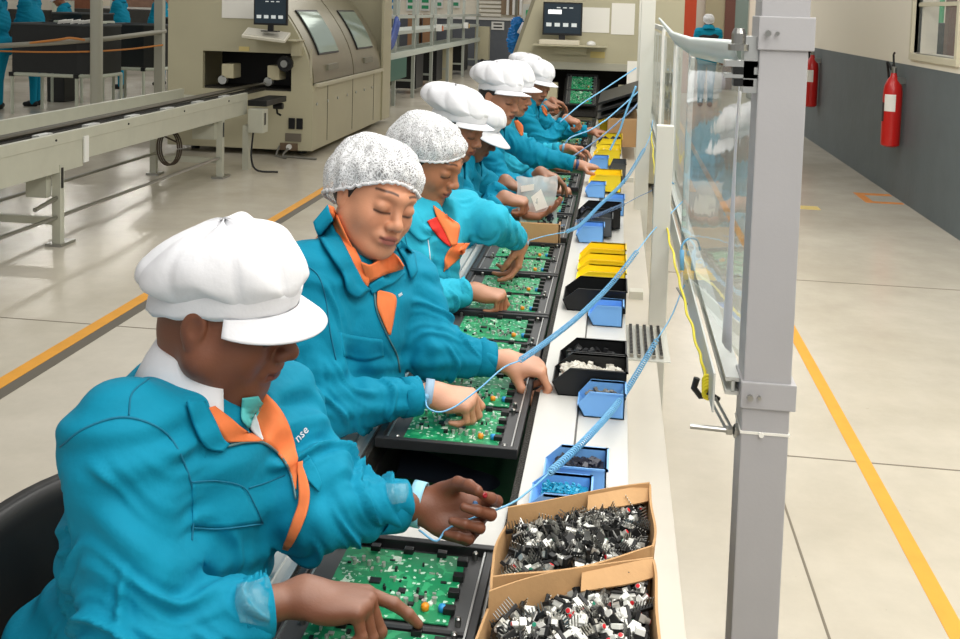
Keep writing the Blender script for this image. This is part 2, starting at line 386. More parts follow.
MB().box((SX-.004, 2.02, ZB-.018), (SX+.03, 9.0, ZB-.010)).box((SX-.004, 2.02, ZB+.010), (SX+.03, 9.0, ZB+.018)).box((SX+.008, 2.02, ZB-.012), (SX+.014, 9.0, ZB+.012)).box((SX-.03, 2.0, ZB-.05), (SX-.026, 9.0, ZB+.03)).build('lower_rail', ALUP, o)
# the upper strip sags towards the middle of its span
n = 40; G = np.zeros((n, 4, 3))
for i in range(n):
    t = i/(n-1); y = 2.03+t*3.9; top = np.interp(y, [2, 3.3, 4.4, 5.9], [1.652, 1.626, 1.622, 1.675]); bt = np.interp(y, [2, 3.3, 4.4, 5.9], [1.598, 1.562, 1.57, 1.65])
    for j, (dx, k_) in enumerate(((-.010, 1), (-.018, .85), (-.014, .4), (-.002, 0))): G[i, j] = (SX+dx, y, bt+(top-bt)*k_)
MB().shell(G, .004).build('upper_strip', mat('pale_plastic_strip', (206, 216, 214), .35, alpha=.93), o, smooth=True)
MB().box((SX-.004, 5.6, 1.60), (SX+.02, 9.0, 1.625)).build('upper_rail', ALUP, o)
MB().box((SX-.035, 2.0, 1.60), (SX+.028, 2.04, 1.612)).box((SX-.035, 2.0, 1.578), (SX+.028, 2.04, 1.586)).box((SX+.0, 2.0, 1.55), (SX+.028, 2.05, 1.66)).build('end_bracket', ALU, o)
MB().box((SX-.02, 2.0, 1.585), (SX+.02, 2.03, 1.60)).box((SX-.018, 2.0, 1.562), (SX+.02, 2.03, 1.576)).build('bracket_block', BLACKP, o)
MB().lathe([(.014, 0), (.014, .02), (.01, .03)], (SX-.012, 2.0, 1.645), 14).lathe([(.02, 0), (.02, .012)], (SX-.012, 2.0, 1.632), 14).build('thumb_screw', STEEL, o)
for y in (3.42, 4.35, 5.6): MB().box((SX-.006, y-.02, ZB), (SX+.012, y+.02, 1.61)).build('upright_strip', WHITE, o)
def sheet(y0, y1, label, ph, slant=0.):
    n = 46; G = np.zeros((n, 14, 3))
    for i in range(n):
        y = y0+(y1-y0)*i/(n-1)
        for j in range(14):
            z = ZB+.01+(ZT-ZB-.03)*j/13
            G[i, j] = (SX+.006+slant*(.035-.085*i/(n-1))+.0022*math.sin(3.1*y+ph+1.4*z)*abs(math.sin(math.pi*j/13))**.5+.0004*math.sin(15*y+ph), y, z)
    tag(MB().grid(G).build('plastic_sheet', PLAST, smooth=True, fix=False), label, 'plastic sheet', 'clear plastic screens beside the bench')
sheet(2.14, 2.86, 'clear wavy plastic sheet hanging nearest to the grey column', .3, 1.)
sheet(3.44, 4.32, 'clear plastic sheet hanging second from the grey column, past the open gap', 1.7)
sheet(4.38, 5.55, 'clear plastic sheet hanging third from the grey column', 2.9)
sheet(5.64, 7.1, 'clear plastic sheet hanging fourth from the grey column', 4.1)
sheet(7.2, 8.9, 'clear plastic sheet hanging farthest from the grey column', 5.6)
# pale edging hanging on the near sheet
G = np.array([[(SX+.016+.01*math.sin(3*z+i), 2.10+.035*i+.03*(1.6-z), z) for z in np.linspace(.99, 1.58, 12)] for i in range(3)])
tag(MB().shell(G, .002).build('plastic_edging', mat('white_plastic_edging', (226, 226, 232), .4), smooth=True), 'white plastic edging hanging down beside the grey column', 'plastic strip')
# bench posts
def post(x, y, wd, z0, z1, label, m=None):
    q = MB().box((x-wd/2, y-.02, z0), (x+wd/2, y+.03, z1), .002).build('upright_post', m or WHITE)
    tag(q, label, 'post', 'uprights along the outer edge of the bench'); return q
PM = mat('post_ivory_enamel', (214, 213, 203), .42)
a = P(650, 300, 3.25)[0]; b = P(667.5, 300, 3.25)[0]
post((a+b)/2, 3.3, b-a, 0, 1.335, 'ivory upright post on the bench edge beside the plastic tube tray', PM)
a = P(636, 150, 5.2)[0]; b = P(650, 150, 5.2)[0]
post((a+b)/2, 5.25, b-a, 0, 2.4, 'ivory upright post, second along the bench edge behind the nearer upright', PM)
post(.20, 8.6, .06, 0, 2.4, 'farthest ivory upright post standing before the end machine', PM)
# hooks over the frame
o = empty('turnbuckle', (.22, 2.05, .87), 'steel turnbuckle and threaded rod bolted to the grey column', 'turnbuckle')
A = P(712, 398, 2.06); B = P(728, 428, 2.03)
MB().tube([A+[-.005, 0, 0], B+[-.005, 0, 0]], .003).tube([A+[.006, 0, 0.002], B+[.006, 0, .002]], .003).build('body', STEEL, o)
C_ = P(690, 426, 2.03); D_ = P(736, 431, 2.03)
MB().tube([C_, D_], .0055, 10).build('threaded_rod', STEEL, o)
MB().lathe([(.010, 0), (.010, .012), (.006, .013), (.015, .016), (.015, .02)], P(726, 430, 2.03), 6, (1, 0, 0)).lathe([(.013, 0), (.013, .012)], P(735, 429, 2.03), 6, (1, 0, 0)).build('nut', STEEL, o)
MB().tube([P(697, 378, 2.1), P(694, 388, 2.1), P(700, 396, 2.1), P(710, 395, 2.1)], .007, 8).tube([P(707, 392, 2.09), P(719, 400, 2.09)], .006, 8).build('hook', BLACKP, o)
# ---------------------------------------------------------------- the bench and its conveyor
ZT_ = .75
o = empty('assembly_bench', (-.2, 4.5, 0), 'long white assembly bench with the tray conveyor running along it', 'workbench')
YN, YF = .9, 9.4
MB().box((-.60, YN, .705), (-.512, YF, .748), .002).build('worker_side_ledge', ALUP, o)
MB().box((-.512, YN, .70), (-.500, YF, .757)).box((-.535, YN, .748), (-.530, YF, .752)).build('guide_rail', ALU, o)
MB().box((-.498, YN, .70), (-.486, YF, .754)).build('chain', CHAIN, o)
MB().box((-.172, YN, .70), (-.158, YF, .756)).build('chain', CHAIN, o)
MB().box((-.157, YN, .70), (-.062, YF, .762), .002).build('inner_strip', BENCHW, o)
MB().box((-.060, YN, .69), (.056, YF, .750), .002).build('bin_shelf', BENCHW, o)
MB().box((-.063, YN, .70), (-.058, YF, .7515)).build('groove', mat('dark_groove', (90, 88, 84), .6), o)
MB().box((.058, YN, .655), (.150, YF, .672), .002).box((.054, YN, .60), (.060, YF, .70)).build('outer_ledge', mat('ledge_beige', (206, 200, 188), .45, vary=.03), o)
MB().box((-.486, YN, .58), (-.172, YF, .585)).build('pit_floor', DARKG, o)
MB().box((-.440, 1.50, .735), (-.172, 1.86, .742)).build('white_bed_plate', BENCHW, o)
MB().box((-.447, 1.40, .737), (-.436, 1.86, .75)).box((-.46, 1.40, .737), (-.452, 1.86, .746)).build('inner_rail', ALU, o)
MB().box((-.486, YN, .60), (-.480, YF, .70)).box((-.178, YN, .60), (-.172, YF, .70)).build('pit_wall', CHAIN, o)
for y in (1.1, 3.6, 6.1, 8.8):
    for x in (-.57, .1): MB().box((x-.025, y-.025, 0), (x+.025, y+.025, .70), .002).build('leg', PM, o)
MB().box((-.59, YN+.1, .12), (-.55, YF-.3, .16)).build('stretcher', PM, o)

# ---------------------------------------------------------------- trays with circuit boards
PCB = bpy.data.materials.new('circuit_board_green'); PCB.use_nodes = True
nt = PCB.node_tree; N = nt.nodes.new; L = nt.links.new; b = nt.nodes['Principled BSDF']; b.inputs['Roughness'].default_value = .35
tc = N('ShaderNodeTexCoord')
def vor(sc, dist='CHEBYCHEV'):
    v = N('ShaderNodeTexVoronoi'); v.inputs['Scale'].default_value = sc; v.distance = dist; L(tc.outputs['Object'], v.inputs['Vector']); return v
v1 = vor(75); v2 = vor(190); r1 = N('ShaderNodeValToRGB'); e = r1.color_ramp
e.interpolation = 'CONSTANT'; e.elements[0].color = lin((22, 134, 86)); e.elements[1].position = .66; e.elements[1].color = lin((54, 168, 112))
x_ = e.elements.new(.89); x_.color = lin((214, 232, 214)); x_ = e.elements.new(.91); x_.color = lin((30, 140, 92))
sp = N('ShaderNodeSeparateColor'); L(v1.outputs['Color'], sp.inputs[0]); L(sp.outputs[0], r1.inputs[0])
r2 = N('ShaderNodeValToRGB'); r2.color_ramp.interpolation = 'CONSTANT'; r2.color_ramp.elements[0].color = (0, 0, 0, 1); r2.color_ramp.elements[1].position = .93; r2.color_ramp.elements[1].color = (1, 1, 1, 1)
sp2 = N('ShaderNodeSeparateColor'); L(v2.outputs['Color'], sp2.inputs[0]); L(sp2.outputs[1], r2.inputs[0])
mx = N('ShaderNodeMix'); mx.data_type = 'RGBA'; L(r2.outputs[0], mx.inputs[0]); L(r1.outputs[0], mx.inputs[6]); mx.inputs[7].default_value = lin((190, 220, 200))
L(mx.outputs[2], b.inputs['Base Color'])
TRAY = mat('tray_black_plastic', (40, 41, 43), .38, vary=.08, vscale=10)
TRAYI = mat('tray_inner_grey', (74, 75, 76), .5, vary=.1, vscale=14)
SMD = mat('component_dark', (30, 30, 32), .4); SIL = mat('component_silver', (196, 196, 190), .3, metal=.6)
CAPO = mat('capacitor_orange', (236, 150, 30), .35); CAPB = mat('capacitor_blue', (40, 150, 214), .35); WHC = mat('component_white', (232, 234, 228), .5)
TX0, TX1, TL = -.482, -.176, .465
def board(r, x0, x1, y0, y1, z, seed):
    rr = random.Random(seed)
    bd = MB().box((x0, y0, z), (x1, y1, z+.002)).build('circuit_board', PCB, r)
    W, D = x1-x0, y1-y0; zz = z+.002
    k = MB(); s = MB(); wt = MB()
    for i in range(46):
        x = x0+.008+rr.random()*(W-.03); y = y0+.008+rr.random()*(D-.025); a = rr.choice((.003, .004, .006, .009)); c = rr.choice((.003, .005, .008)); h = rr.choice((.002, .003, .006))
        (k if rr.random() < .45 else (s if rr.random() < .6 else wt)).box((x, y, zz), (x+a, y+c, zz+h))
    k.box((x0+W*.30, y0+D*.45, zz), (x0+W*.30+.018, y0+D*.45+.014, zz+.003)).box((x0+W*.55, y0+D*.35, zz), (x0+W*.55+.012, y0+D*.35+.012, zz+.003))
    for i in range(6): s.lathe([(.004, 0), (.004, .009)], (x0+W*(.5+.07*i), y0+D*.22+.01*(i % 2), zz), 10)
    for i in range(5): s.lathe([(.0032, 0), (.0032, .008)], (x0+W*(.12+.06*i), y0+D*.72+.012*(i % 2), zz), 10)
    for nm_, q_, m_ in (('dark_components', k, SMD), ('silver_components', s, SIL), ('white_components', wt, WHC)): q_.build(nm_, m_, bd)['kind'] = 'stuff'
    for m_, fx, fy in ((CAPO, .80, .16), (CAPB, .93, .17)):
        MB().lathe([(.0045, 0), (.0062, .001), (.0066, .007), (.005, .010), (.001, .011)], (x0+W*fx, y0+D*fy, zz), 14).build('capacitor', m_, bd, smooth=True)
    for i in range(4): MB().box((x1-.012, y0+D*(.12+.24*i), zz), (x1+.006, y0+D*(.12+.24*i)+.014, zz+.010), .001).build('connector', BLACKP, bd)
    for i in range(3): MB().box((x0+W*(.2+.28*i), y1-.010, zz), (x0+W*(.2+.28*i)+.016, y1+.002, zz+.009), .001).build('connector', BLACKP, bd)
def tray(y0, label, boards=True):
    r = empty('board_tray', ((TX0+TX1)/2, y0, .757), label, 'tray', 'circuit board trays on the conveyor')
    z = .757; y1 = y0+TL; f = MB()
    f.box((TX0, y0, z), (TX1, y0+.014, z+.022), .002).box((TX0, y1-.014, z), (TX1, y1, z+.022), .002)
    f.box((TX0, y0+.014, z), (TX0+.012, y1-.014, z+.018), .001).box((TX1-.012, y0+.014, z), (TX1, y1-.014, z+.018), .001)
    f.box((TX0, y0+TL/2-.004, z), (TX1, y0+TL/2+.004, z+.010))
    f.build('frame', TRAY, r)
    MB().box((TX0+.010, y0+.012, z), (TX1-.010, y1-.012, z+.006)).build('tray_floor', TRAYI, r)
    MB().box((TX1-.016, y0+.02, z+.018), (TX1-.013, y1-.02, z+.0195)).build('edge_strip', ALU, r); MB().box((TX0+.016, y0+.02, z+.006), (TX0+.019, y1-.02, z+.0085)).build('edge_strip', ALU, r)
    for fx in (.14, .9):
        for fy in (.06, .47, .55, .95): MB().lathe([(.005, 0), (.005, .012), (.003, .014)], (TX0+fx*(TX1-TX0), y0+fy*TL, z+.006), 10).build('clamp_pin', STEEL, r)
    if boards:
        board(r, TX0+.055, TX1-.045, y0+.035, y0+TL/2-.012, z+.009, 3); board(r, TX0+.055, TX1-.045, y0+TL/2+.016, y1-.028, z+.009, 9)
    return r
names = ['under the hand of the nearest worker, closest to the camera', 'under the wrist-strapped hand of the hairnet woman in front',
 'under the far hand of the hairnet woman in front', 'under the near hand of the older hairnet woman', 'in mid-line before the plastic bag holder',
 'beside the plastic bag, beyond the older hairnet woman', 'opposite the blue and grey bins', 'opposite the far yellow bins', 'far along the line before the last women', 'near the end machine', 'farthest, about to enter the end machine']
t0 = tray(1.185, 'black tray of green boards '+names[0])
ys = [2.03, 2.50, 2.975, 3.45, 3.93, 4.42, 4.92, 5.6, 6.3, 7.2, 8.1, 8.9]
ys = [2.03, 2.505, 2.98, 3.455, 4.02, 4.52, 5.2, 5.95, 6.9, 8.0]
for y, nm in zip(ys, names[1:]):
    c = copy_tree(t0, (0, y-1.185, 0)); c['label'] = 'black tray of green boards '+nm

# ---------------------------------------------------------------- component bins
BLUEB = mat('blue_bin_plastic', (122, 182, 246), .4, vary=.04); YELB = mat('yellow_bin_plastic', (255, 222, 36), .38, vary=.03); GREYB = mat('grey_bin_plastic', (84, 88, 92), .45)
CLRB = mat('smoky_bin_plastic', (120, 118, 108), .3)
def bin_(x0, x1, y0, y1, z, h, m, label, fill=None, group=None, back='far'):
    # an open-fronted picking bin: scooped mouth towards the workers (-x), walls thin
    r = empty('picking_bin', ((x0+x1)/2, (y0+y1)/2, z), label, 'bin', group); t = .003; W = x1-x0
    q = MB()
    prof = [(x0+.010, 0), (x0-.006, h*.45), (x0+W*.22, h), (x1, h), (x1, 0)]        # side outline in x-z
    for ya, yb in ((y0, y0+t), (y1-t, y1)): q.prism([(a, z+b) for a, b in prof], ya, yb, 'y')
    q.box((x0+.010, y0, z), (x1, y1, z+t)); q.box((x1-t, y0, z), (x1, y1, z+h))
    q.prism([(x0+.010, z), (x0-.006, z+h*.45), (x0-.003, z+h*.45), (x0+.013, z)], y0, y1, 'y')
    q.build('bin_body', m, r)
    rim = MB().box((x0+W*.22, y0-.003, z+h-.004), (x1+.003, y0+t, z+h)).box((x0+W*.22, y1-t, z+h-.004), (x1+.003, y1+.003, z+h)).box((x1-t, y0-.003, z+h-.004), (x1+.004, y1+.003, z+h))
    rim.build('rim', m, r)
    if fill:
        fm, n_, s = fill; rr = random.Random(int(y0*1000)); c = MB()
        for i in range(n_):
            p = (x0+.018+rr.random()*(W-.036), y0+.012+rr.random()*(y1-y0-.024), z+h*(.52+.20*rr.random()))
            ax = nrm([rr.gauss(0, 1), rr.gauss(0, 1), rr.gauss(0, 1)]); ay = nrm(np.cross(ax, [.3, .5, .8])); c.obox(p, ax, ay, np.cross(ax, ay), s*1.3, s, s*.7)
        c.box((x0+.014, y0+.005, z+.003), (x1-.006, y1-.005, z+h*.52)); 
        fo = c.build('bin_contents', fm); fo['kind'] = 'stuff'; fo['label'] = 'loose small parts heaped in the '+label; fo['category'] = 'small parts'
    return r
TURQ = mat('turquoise_beads', (40, 160, 200), .3); DKP = mat('dark_parts', (44, 46, 60), .4); WHP = mat('white_parts', (220, 216, 206), .5); OCH = mat('ochre_parts', (222, 150, 50), .4); GRP = mat('grey_parts', (120, 120, 118), .5)
S = .7625; B_ = .7505
gb = 'blue picking bins'; gk = 'black picking bins'; gy = 'yellow picking bins'
bin_(-.128, -.022, 1.715, 1.795, S, .044, BLUEB, 'blue bin touching the cardboard box, with ochre parts', (OCH, 60, .005), gb)
bin_(-.126, -.018, 1.80, 1.885, S, .044, BLUEB, 'blue bin filled with turquoise beads', (TURQ, 260, .0028), gb)
bin_(-.108, .010, 1.895, 1.99, S, .054, BLUEB, 'blue bin filled with dark parts, behind the turquoise beads', (DKP, 70, .006), gb)
bin_(-.056, .048, 2.30, 2.378, B_, .062, BLUEB, 'blue bin standing alone before the pair of black bins', (GRP, 40, .005), gb)
bin_(-.122, .052, 2.39, 2.50, S, .070, BLACKP, 'black bin with white parts, behind the lone blue bin', (WHP, 90, .006), gk)
bin_(-.115, .050, 2.515, 2.62, S, .070, BLACKP, 'black bin with black and white parts, second from the camera', (SMD, 60, .006), gk)
bin_(-.052, .046, 2.99, 3.07, B_, .064, BLUEB, 'blue bin in front of the wide empty black bin', None, gb)
bin_(-.135, .056, 3.09, 3.24, S, .072, BLACKP, 'wide empty black bin before the yellow bins', None, gk)
for i, (y, nm) in enumerate(((3.36, 'nearest yellow bin of the middle stack'), (3.47, 'middle yellow bin of the middle stack'), (3.58, 'farther yellow bin of the middle stack'))):
    bin_(-.105, .056, y, y+.10, S, .058+.014*i, YELB, nm+' behind the wide black bin', None, gy)
bin_(-.133, -.028, 4.02, 4.12, S, .070, BLUEB, 'blue bin before the grey bins in the middle of the bench', None, gb)
bin_(-.135, .005, 4.15, 4.28, S, .08, GREYB, 'grey bin behind the middle blue bin', (GRP, 60, .006), 'grey picking bins')
bin_(-.145, .040, 4.32, 4.5, S, .085, BLACKP, 'black bin between the grey bin and the two far blue bins', (DKP, 40, .006), gk)
bin_(-.03, .058, 4.66, 4.8, B_, .08, BLUEB, 'blue bin on the shelf edge beyond the black and grey bins', None, gb)
bin_(-.130, -.035, 5.02, 5.12, S, .07, BLUEB, 'blue bin leaning against the yellow bin past the grey bins', None, gb)
bin_(-.118, .045, 5.2, 5.40, S, .09, YELB, 'yellow bin under the hand with the watch', None, gy)
bin_(-.02, .07, 5.55, 5.75, B_, .11, GREYB, 'grey bin behind the yellow bin under the watch hand', None, 'grey picking bins')
bin_(-.135, -.03, 5.90, 6.03, S, .075, BLUEB, 'farthest blue bin, before the far yellow bins', None, gb)
bin_(-.12, .04, 6.10, 6.35, S, .10, YELB, 'yellow bin behind the farthest blue bin', (WHP, 30, .006), gy)
bin_(-.11, .05, 6.62, 6.95, S, .10, YELB, 'yellow bin with dark parts near the far women', (SMD, 80, .009), gy)
bin_(-.11, .02, 7.35, 7.6, S, .12, YELB, 'yellow bin beside the far hand', None, gy)
bin_(-.13, -.0, 8.2, 8.8, S, .10, YELB, 'farthest yellow bin, by the end machine', (SMD, 60, .014), gy)
# a big carton and black trays at the far end of the shelf
q = MB().box((-.05, 7.0, S), (.16, 8.1, .96), .004).build('carton', mat('carton_brown', (186, 148, 104), .75))
tag(q, 'brown carton standing on the bench far end behind the yellow bins', 'box')
for i in range(3):
    q = MB().obox((.03, 7.5+.1*i, 1.00+.045*i), (1, 0, .35), (0, 1, .0), (-.35, 0, 1), .16, .5, .008).build('flat_tray', BLACKP)
    tag(q, ['lowest', 'middle', 'topmost'][i]+' of the tilted black trays leaning over the far carton', 'tray', 'black flat trays leaning at the far end')

# ---------------------------------------------------------------- cardboard boxes full of connectors
CARD = mat('cardboard', (190, 150, 104), .8, vary=.06, vscale=20, bump=.06, bscale=120)
CARDE = mat('cardboard_edge', (205, 172, 130), .85)
def cbox(x0, x1, y0, y1, h, label, skew=0.0, seed=1):
    r = empty('cardboard_box', ((x0+x1)/2, (y0+y1)/2, S), label, 'box', 'cardboard boxes of connectors'); rr = random.Random(seed)
    def sk(p): return (p[0]+(p[1]-y0)*.0, p[1]+skew*(p[0]-x0), p[2])
    t = .004
    MB().box((x0, y0, S), (x1, y1, S+t)).xf(sk).build('bottom', CARD, r)
    def wall(a, b, lean, hh):
        n = 14; G = np.zeros((n, 6, 3)); a = np.array(a); b = np.array(b); nn = np.array([-(b-a)[1], (b-a)[0]]); nn = nn/np.linalg.norm(nn)
        ph = rr.random()*6
        for i in range(n):
            s_ = i/(n-1); bow = math.sin(math.pi*s_)
            for j in range(6):
                u = j/5; p = a+(b-a)*s_; off = (lean*bow+.003*math.sin(7*s_+ph))*u**1.5
                G[i, j] = (p[0]+nn[0]*off, p[1]+nn[1]*off, S+hh*u*(1+.03*math.sin(5*s_+ph)))
        MB().shell(G, t).xf(sk).build('side_panel', CARD, r, angle=50)
    wall((x0, y0), (x1, y0), -.010, h); wall((x1, y0), (x1, y1), -.006, h); wall((x1, y1), (x0, y1), -.012, h*1.06); wall((x0, y1), (x0, y0), -.014, h*.8)
    G = np.array([[(x0+(x1-x0)*s_, y1+.002, S+h+.0) if k == 0 else (x0+(x1-x0)*s_, y1-.028-.004*math.sin(9*s_), S+h*.86) for k in (0, 1)] for s_ in np.linspace(.55, 1, 8)])
    MB().shell(G, .003).xf(sk).build('flap', CARD, r)
    return r
cbox(-.152, .086, 1.405, 1.61, .100, 'open cardboard box of black connectors, touching the blue bins', .58, 3)
cbox(-.154, .084, 1.12, 1.375, .096, 'open cardboard box of audio connectors, nearest the camera', .58, 5)
# connector prototypes: a pin header and a phono socket block
def pin_header(name='pin_header'):
    q = MB(); L_ = .022; q.box((-L_, -.0035, 0), (L_, .0035, .006), .0006)
    r = q.build(name, BLACKP); tag(r, 'x', 'connector')
    p = MB()
    for i in range(8): p.box((-L_+.003+i*.0054, -.0007, .005), (-L_+.0045+i*.0054, .0007, .021))
    p.build('pins', STEEL, r)['kind'] = 'stuff'; return r
def phono(name='phono_socket', ring=None):
    q = MB(); q.box((-.008, -.006, 0), (.008, .006, .010), .0008)
    r = q.build(name, SIL); tag(r, 'x', 'connector')
    MB().lathe([(.0042, .0), (.0042, .008), (.0026, .0085), (.0024, .004)], (0, -.006, .005), 14, (0, -1, 0)).build('barrel', SIL, r)
    MB().lathe([(.0032, .0), (.0032, .0005), (.0017, .0008)], (0, -.0145, .005), 12, (0, -1, 0)).build('colour_ring', ring, r)
    MB().box((-.009, .003, -.002), (.009, .008, .012), .0006).build('rear_block', BLACKP, r); return r
RINGR = mat('ring_red', (210, 30, 40), .4); RINGW = mat('ring_white', (235, 235, 235), .4); RINGG = mat('ring_green', (40, 150, 120), .4)
protos = [pin_header(), phono('phono_socket', RINGR), phono('phono_socket', RINGW), phono('phono_socket', RINGG)]
def block(name='socket_block'):
    r = MB().box((-.009, -.007, 0), (.009, .007, .012), .001).build(name, WHC); tag(r, 'x', 'connector')
    MB().box((-.010, -.0075, -.002), (.010, .0075, .004)).build('black_base', BLACKP, r); return r
protos.append(block())
protos.append(MB().box((-.011, -.005, 0), (.011, .005, .009), .0012).build('black_socket', BLACKP)); tag(protos[-1], 'x', 'connector')
def pile(x0, x1, y0, y1, skew, zt, n, weights, group, labels, seed):
    rr = random.Random(seed); first = True; cols = 15
    for i in range(n):
        k = rr.choices(range(6), weights)[0]; p = protos[k]
        fx = ((i*0.618034) % 1); fy = (i+.5)/n
        x = x0+.018+fx*(x1-x0-.034)+rr.gauss(0, .003); y = y0+.018+fy*(y1-y0-.032)+skew*(x-x0)
        mound = .018*math.sin(math.pi*min(1, max(0, fx)))*math.sin(math.pi*fy)
        c = p.copy(); COL.objects.link(c)
        c.location = (x, y, zt+mound+rr.uniform(-.006, .010)); c.rotation_euler = (rr.gauss(0, .55), rr.gauss(0, .5), rr.uniform(0, 6.28)); sc_ = rr.uniform(.85, 1.1)*(1.05 if 0 < k < 4 else .95); c.scale = (sc_,)*3
        for ch in p.children:
            d = ch.copy(); COL.objects.link(d); d.parent = c
        c['group'] = group[k > 0] ; c['label'] = labels[k]
LA = ['small black pin header with steel pins, heaped in the box touching the blue bins', 'silver phono socket with a red ring, in the box touching the blue bins', 'silver phono socket with a white ring, in the box touching the blue bins', 'silver phono socket with a green ring, in the box touching the blue bins', 'white socket block on a black base, in the box touching the blue bins', 'plain black socket, in the box touching the blue bins']
LB = [s.replace('box touching the blue bins', 'cardboard box nearest the camera') for s in LA]
def bed(x0, x1, y0, y1, skew, z, where):
    q = MB().box((x0+.006, y0+.006, S+.004), (x1-.006, y1-.006, z), .004).xf(lambda p: (p[0], p[1]+skew*(p[0]-x0), p[2]))
    o = q.build('buried_connectors', mat('buried_parts', (52, 50, 48), .5, vary=.5, vscale=120, bump=1., bscale=90)); o['kind'] = 'stuff'; o['label'] = 'lower layers of the connector heap in the '+where; o['category'] = 'connectors'
bed(-.152, .086, 1.405, 1.61, .58, S+.056, 'box touching the blue bins'); bed(-.154, .084, 1.12, 1.375, .58, S+.05, 'cardboard box nearest the camera')
pile(-.152, .086, 1.405, 1.61, .58, S+.066, 290, (6, 2, 2.2, 1.4, 1.2, 1.5), ('pin headers in the box touching the blue bins', 'connectors in the box touching the blue bins'), LA, 2)
pile(-.154, .084, 1.12, 1.375, .58, S+.062, 290, (2.6, 3.4, 3, .4, 1.8, 1.2), ('pin headers in the nearest box', 'connectors in the cardboard box nearest the camera'), LB, 4)
for p in protos:
    for ch in list(p.children): bpy.data.objects.remove(ch)
    bpy.data.objects.remove(p)
# plastic tube tray on the ledge
o = empty('tube_magazine', (.12, 3.08, .673), 'clear plastic rack of component tubes on the outer ledge', 'rack')
G = mat('clear_rack_plastic', (225, 228, 222), .25, alpha=.45)
MB().box((.062, 2.93, .673), (.19, 3.26, .676)).build('base_sheet', G, o)
for i in range(5):
    q = MB().box((.070+.022*i, 2.95, .677), (.082+.022*i, 3.24, .686), .002).build('tube', mat('tube_smoky', (150, 146, 136), .3), o)
    c = MB()
    for j in range(22): c.box((.0715+.022*i, 2.955+.013*j, .6861), (.0805+.022*i, 2.9625+.013*j, .6885))
    c.build('components', SMD, q)
# under-bench cable trunk pieces at the outer side
q = MB().box((.152, 3.55, .45), (.20, 3.58, .90), .003).build('bracket', PM); tag(q, 'ivory bracket plate on the bench side past the nearest upright', 'bracket')
q = MB().tube(spline([(.165, 4.2, .98), (.19, 4.1, .85), (.2, 4.0, .72), (.185, 3.9, .62)], 16), [.004]*5+[.01]*6+[.004]*5, 8).build('rubber_strap', BLACKM, smooth=True); tag(q, 'black rubber strap hanging on the bench side past the nearest upright', 'strap')
# ---------------------------------------------------------------- soldering machine, left
def monitor(c, wd, ht, Y, label, nx):
    o = empty('monitor', c, label, 'monitor', None)
    x, _, z = c
    MB().box((x-wd/2, Y, z-ht/2), (x+wd/2, Y+.04, z+ht/2), .004).build('housing', BLACKP, o)
    MB().box((x-wd/2+.015, Y-.002, z-ht/2+.02), (x+wd/2-.015, Y, z+ht/2-.015)).build('screen', mat('screen_dark', (28, 42, 52), .25, emit=.3), o)
    ic = mat('screen_icons', (190, 196, 196), .5, emit=.5)
    for i in range(4):
        MB().box((x-wd/2+.035+i*.08, Y-.004, z-.075), (x-wd/2+.085+i*.08, Y-.002, z-.04)).build('icon', ic, o)
    for i in range(3): MB().box((x-wd/2+.13+i*.06, Y-.004, z+.10), (x-wd/2+.165+i*.06, Y-.002, z+.11)).build('icon', ic, o)
    if nx: MB().box((x-wd/2+.05, Y-.004, z+.045), (x-.01, Y-.002, z+.085)).build('white_field', mat('screen_white', (240, 240, 240), .5, emit=.9), o)
    MB().box((x-.03, Y+.005, z-ht/2-.06), (x+.03, Y+.03, z-ht/2)).box((x-.09, Y-.04, z-ht/2-.07), (x+.09, Y+.06, z-ht/2-.06)).build('stand', BLACKP, o)
    return o
o = empty('soldering_machine', (-4.1, 12, 0), 'large khaki soldering machine with a curved hood and two windows, left of the line', 'machine')
Y0, Y1, XL, XR = 10.6, 14.3, -4.98, -3.30
ox0, ox1, oz0, oz1 = -4.57, -3.545, .72, 1.14
def hood(z):  # right side recedes above the waist
    return XR-.02-.0-.55*max(0, (z-.86))**1.75
prof = [(XL, .07), (XR, .07)]+[(hood(z), z) for z in np.linspace(.80, 2.6, 18)]+[(XL, 2.6)]
# front plate with the opening: four panels following the outline
q = MB()
q.prism([(XL, .07), (XR, .07), (XR, oz0), (XL, oz0)], Y0, Y0+.06, 'y')
q.box((XL, Y0, oz0), (ox0, Y0+.06, oz1)); q.prism([(ox1, oz0), (XR, oz0)]+[(hood(z), z) for z in np.linspace(.8, oz1, 6)]+[(ox1, oz1)], Y0, Y0+.06, 'y')
q.prism([(XL, oz1)]+[(hood(z), z) for z in np.linspace(oz1, 2.6, 14)]+[(XL, 2.6)], Y0, Y0+.06, 'y')
q.build('front_plate', MACH, o)
q = MB()
q.box((XL, Y0+.06, .07), (XL+.04, Y1, 2.6)).box((XL, Y1-.04, .07), (XR-.05, Y1, 2.6)).box((XL, Y0+.06, .07), (XR, Y1, .12)).box((XR-.04, Y0+.06, .12), (XR, Y1, .79))
q.build('cabinet', MACH, o)
def hoodpanel(ya, yb, nm):
    G = np.array([[(hood(z)+.01, y, z) for z in np.linspace(.82, 2.6, 24)] for y in np.linspace(ya, yb, 2)])
    return MB().shell(G, .03).build(nm, MACHH, o, angle=40)
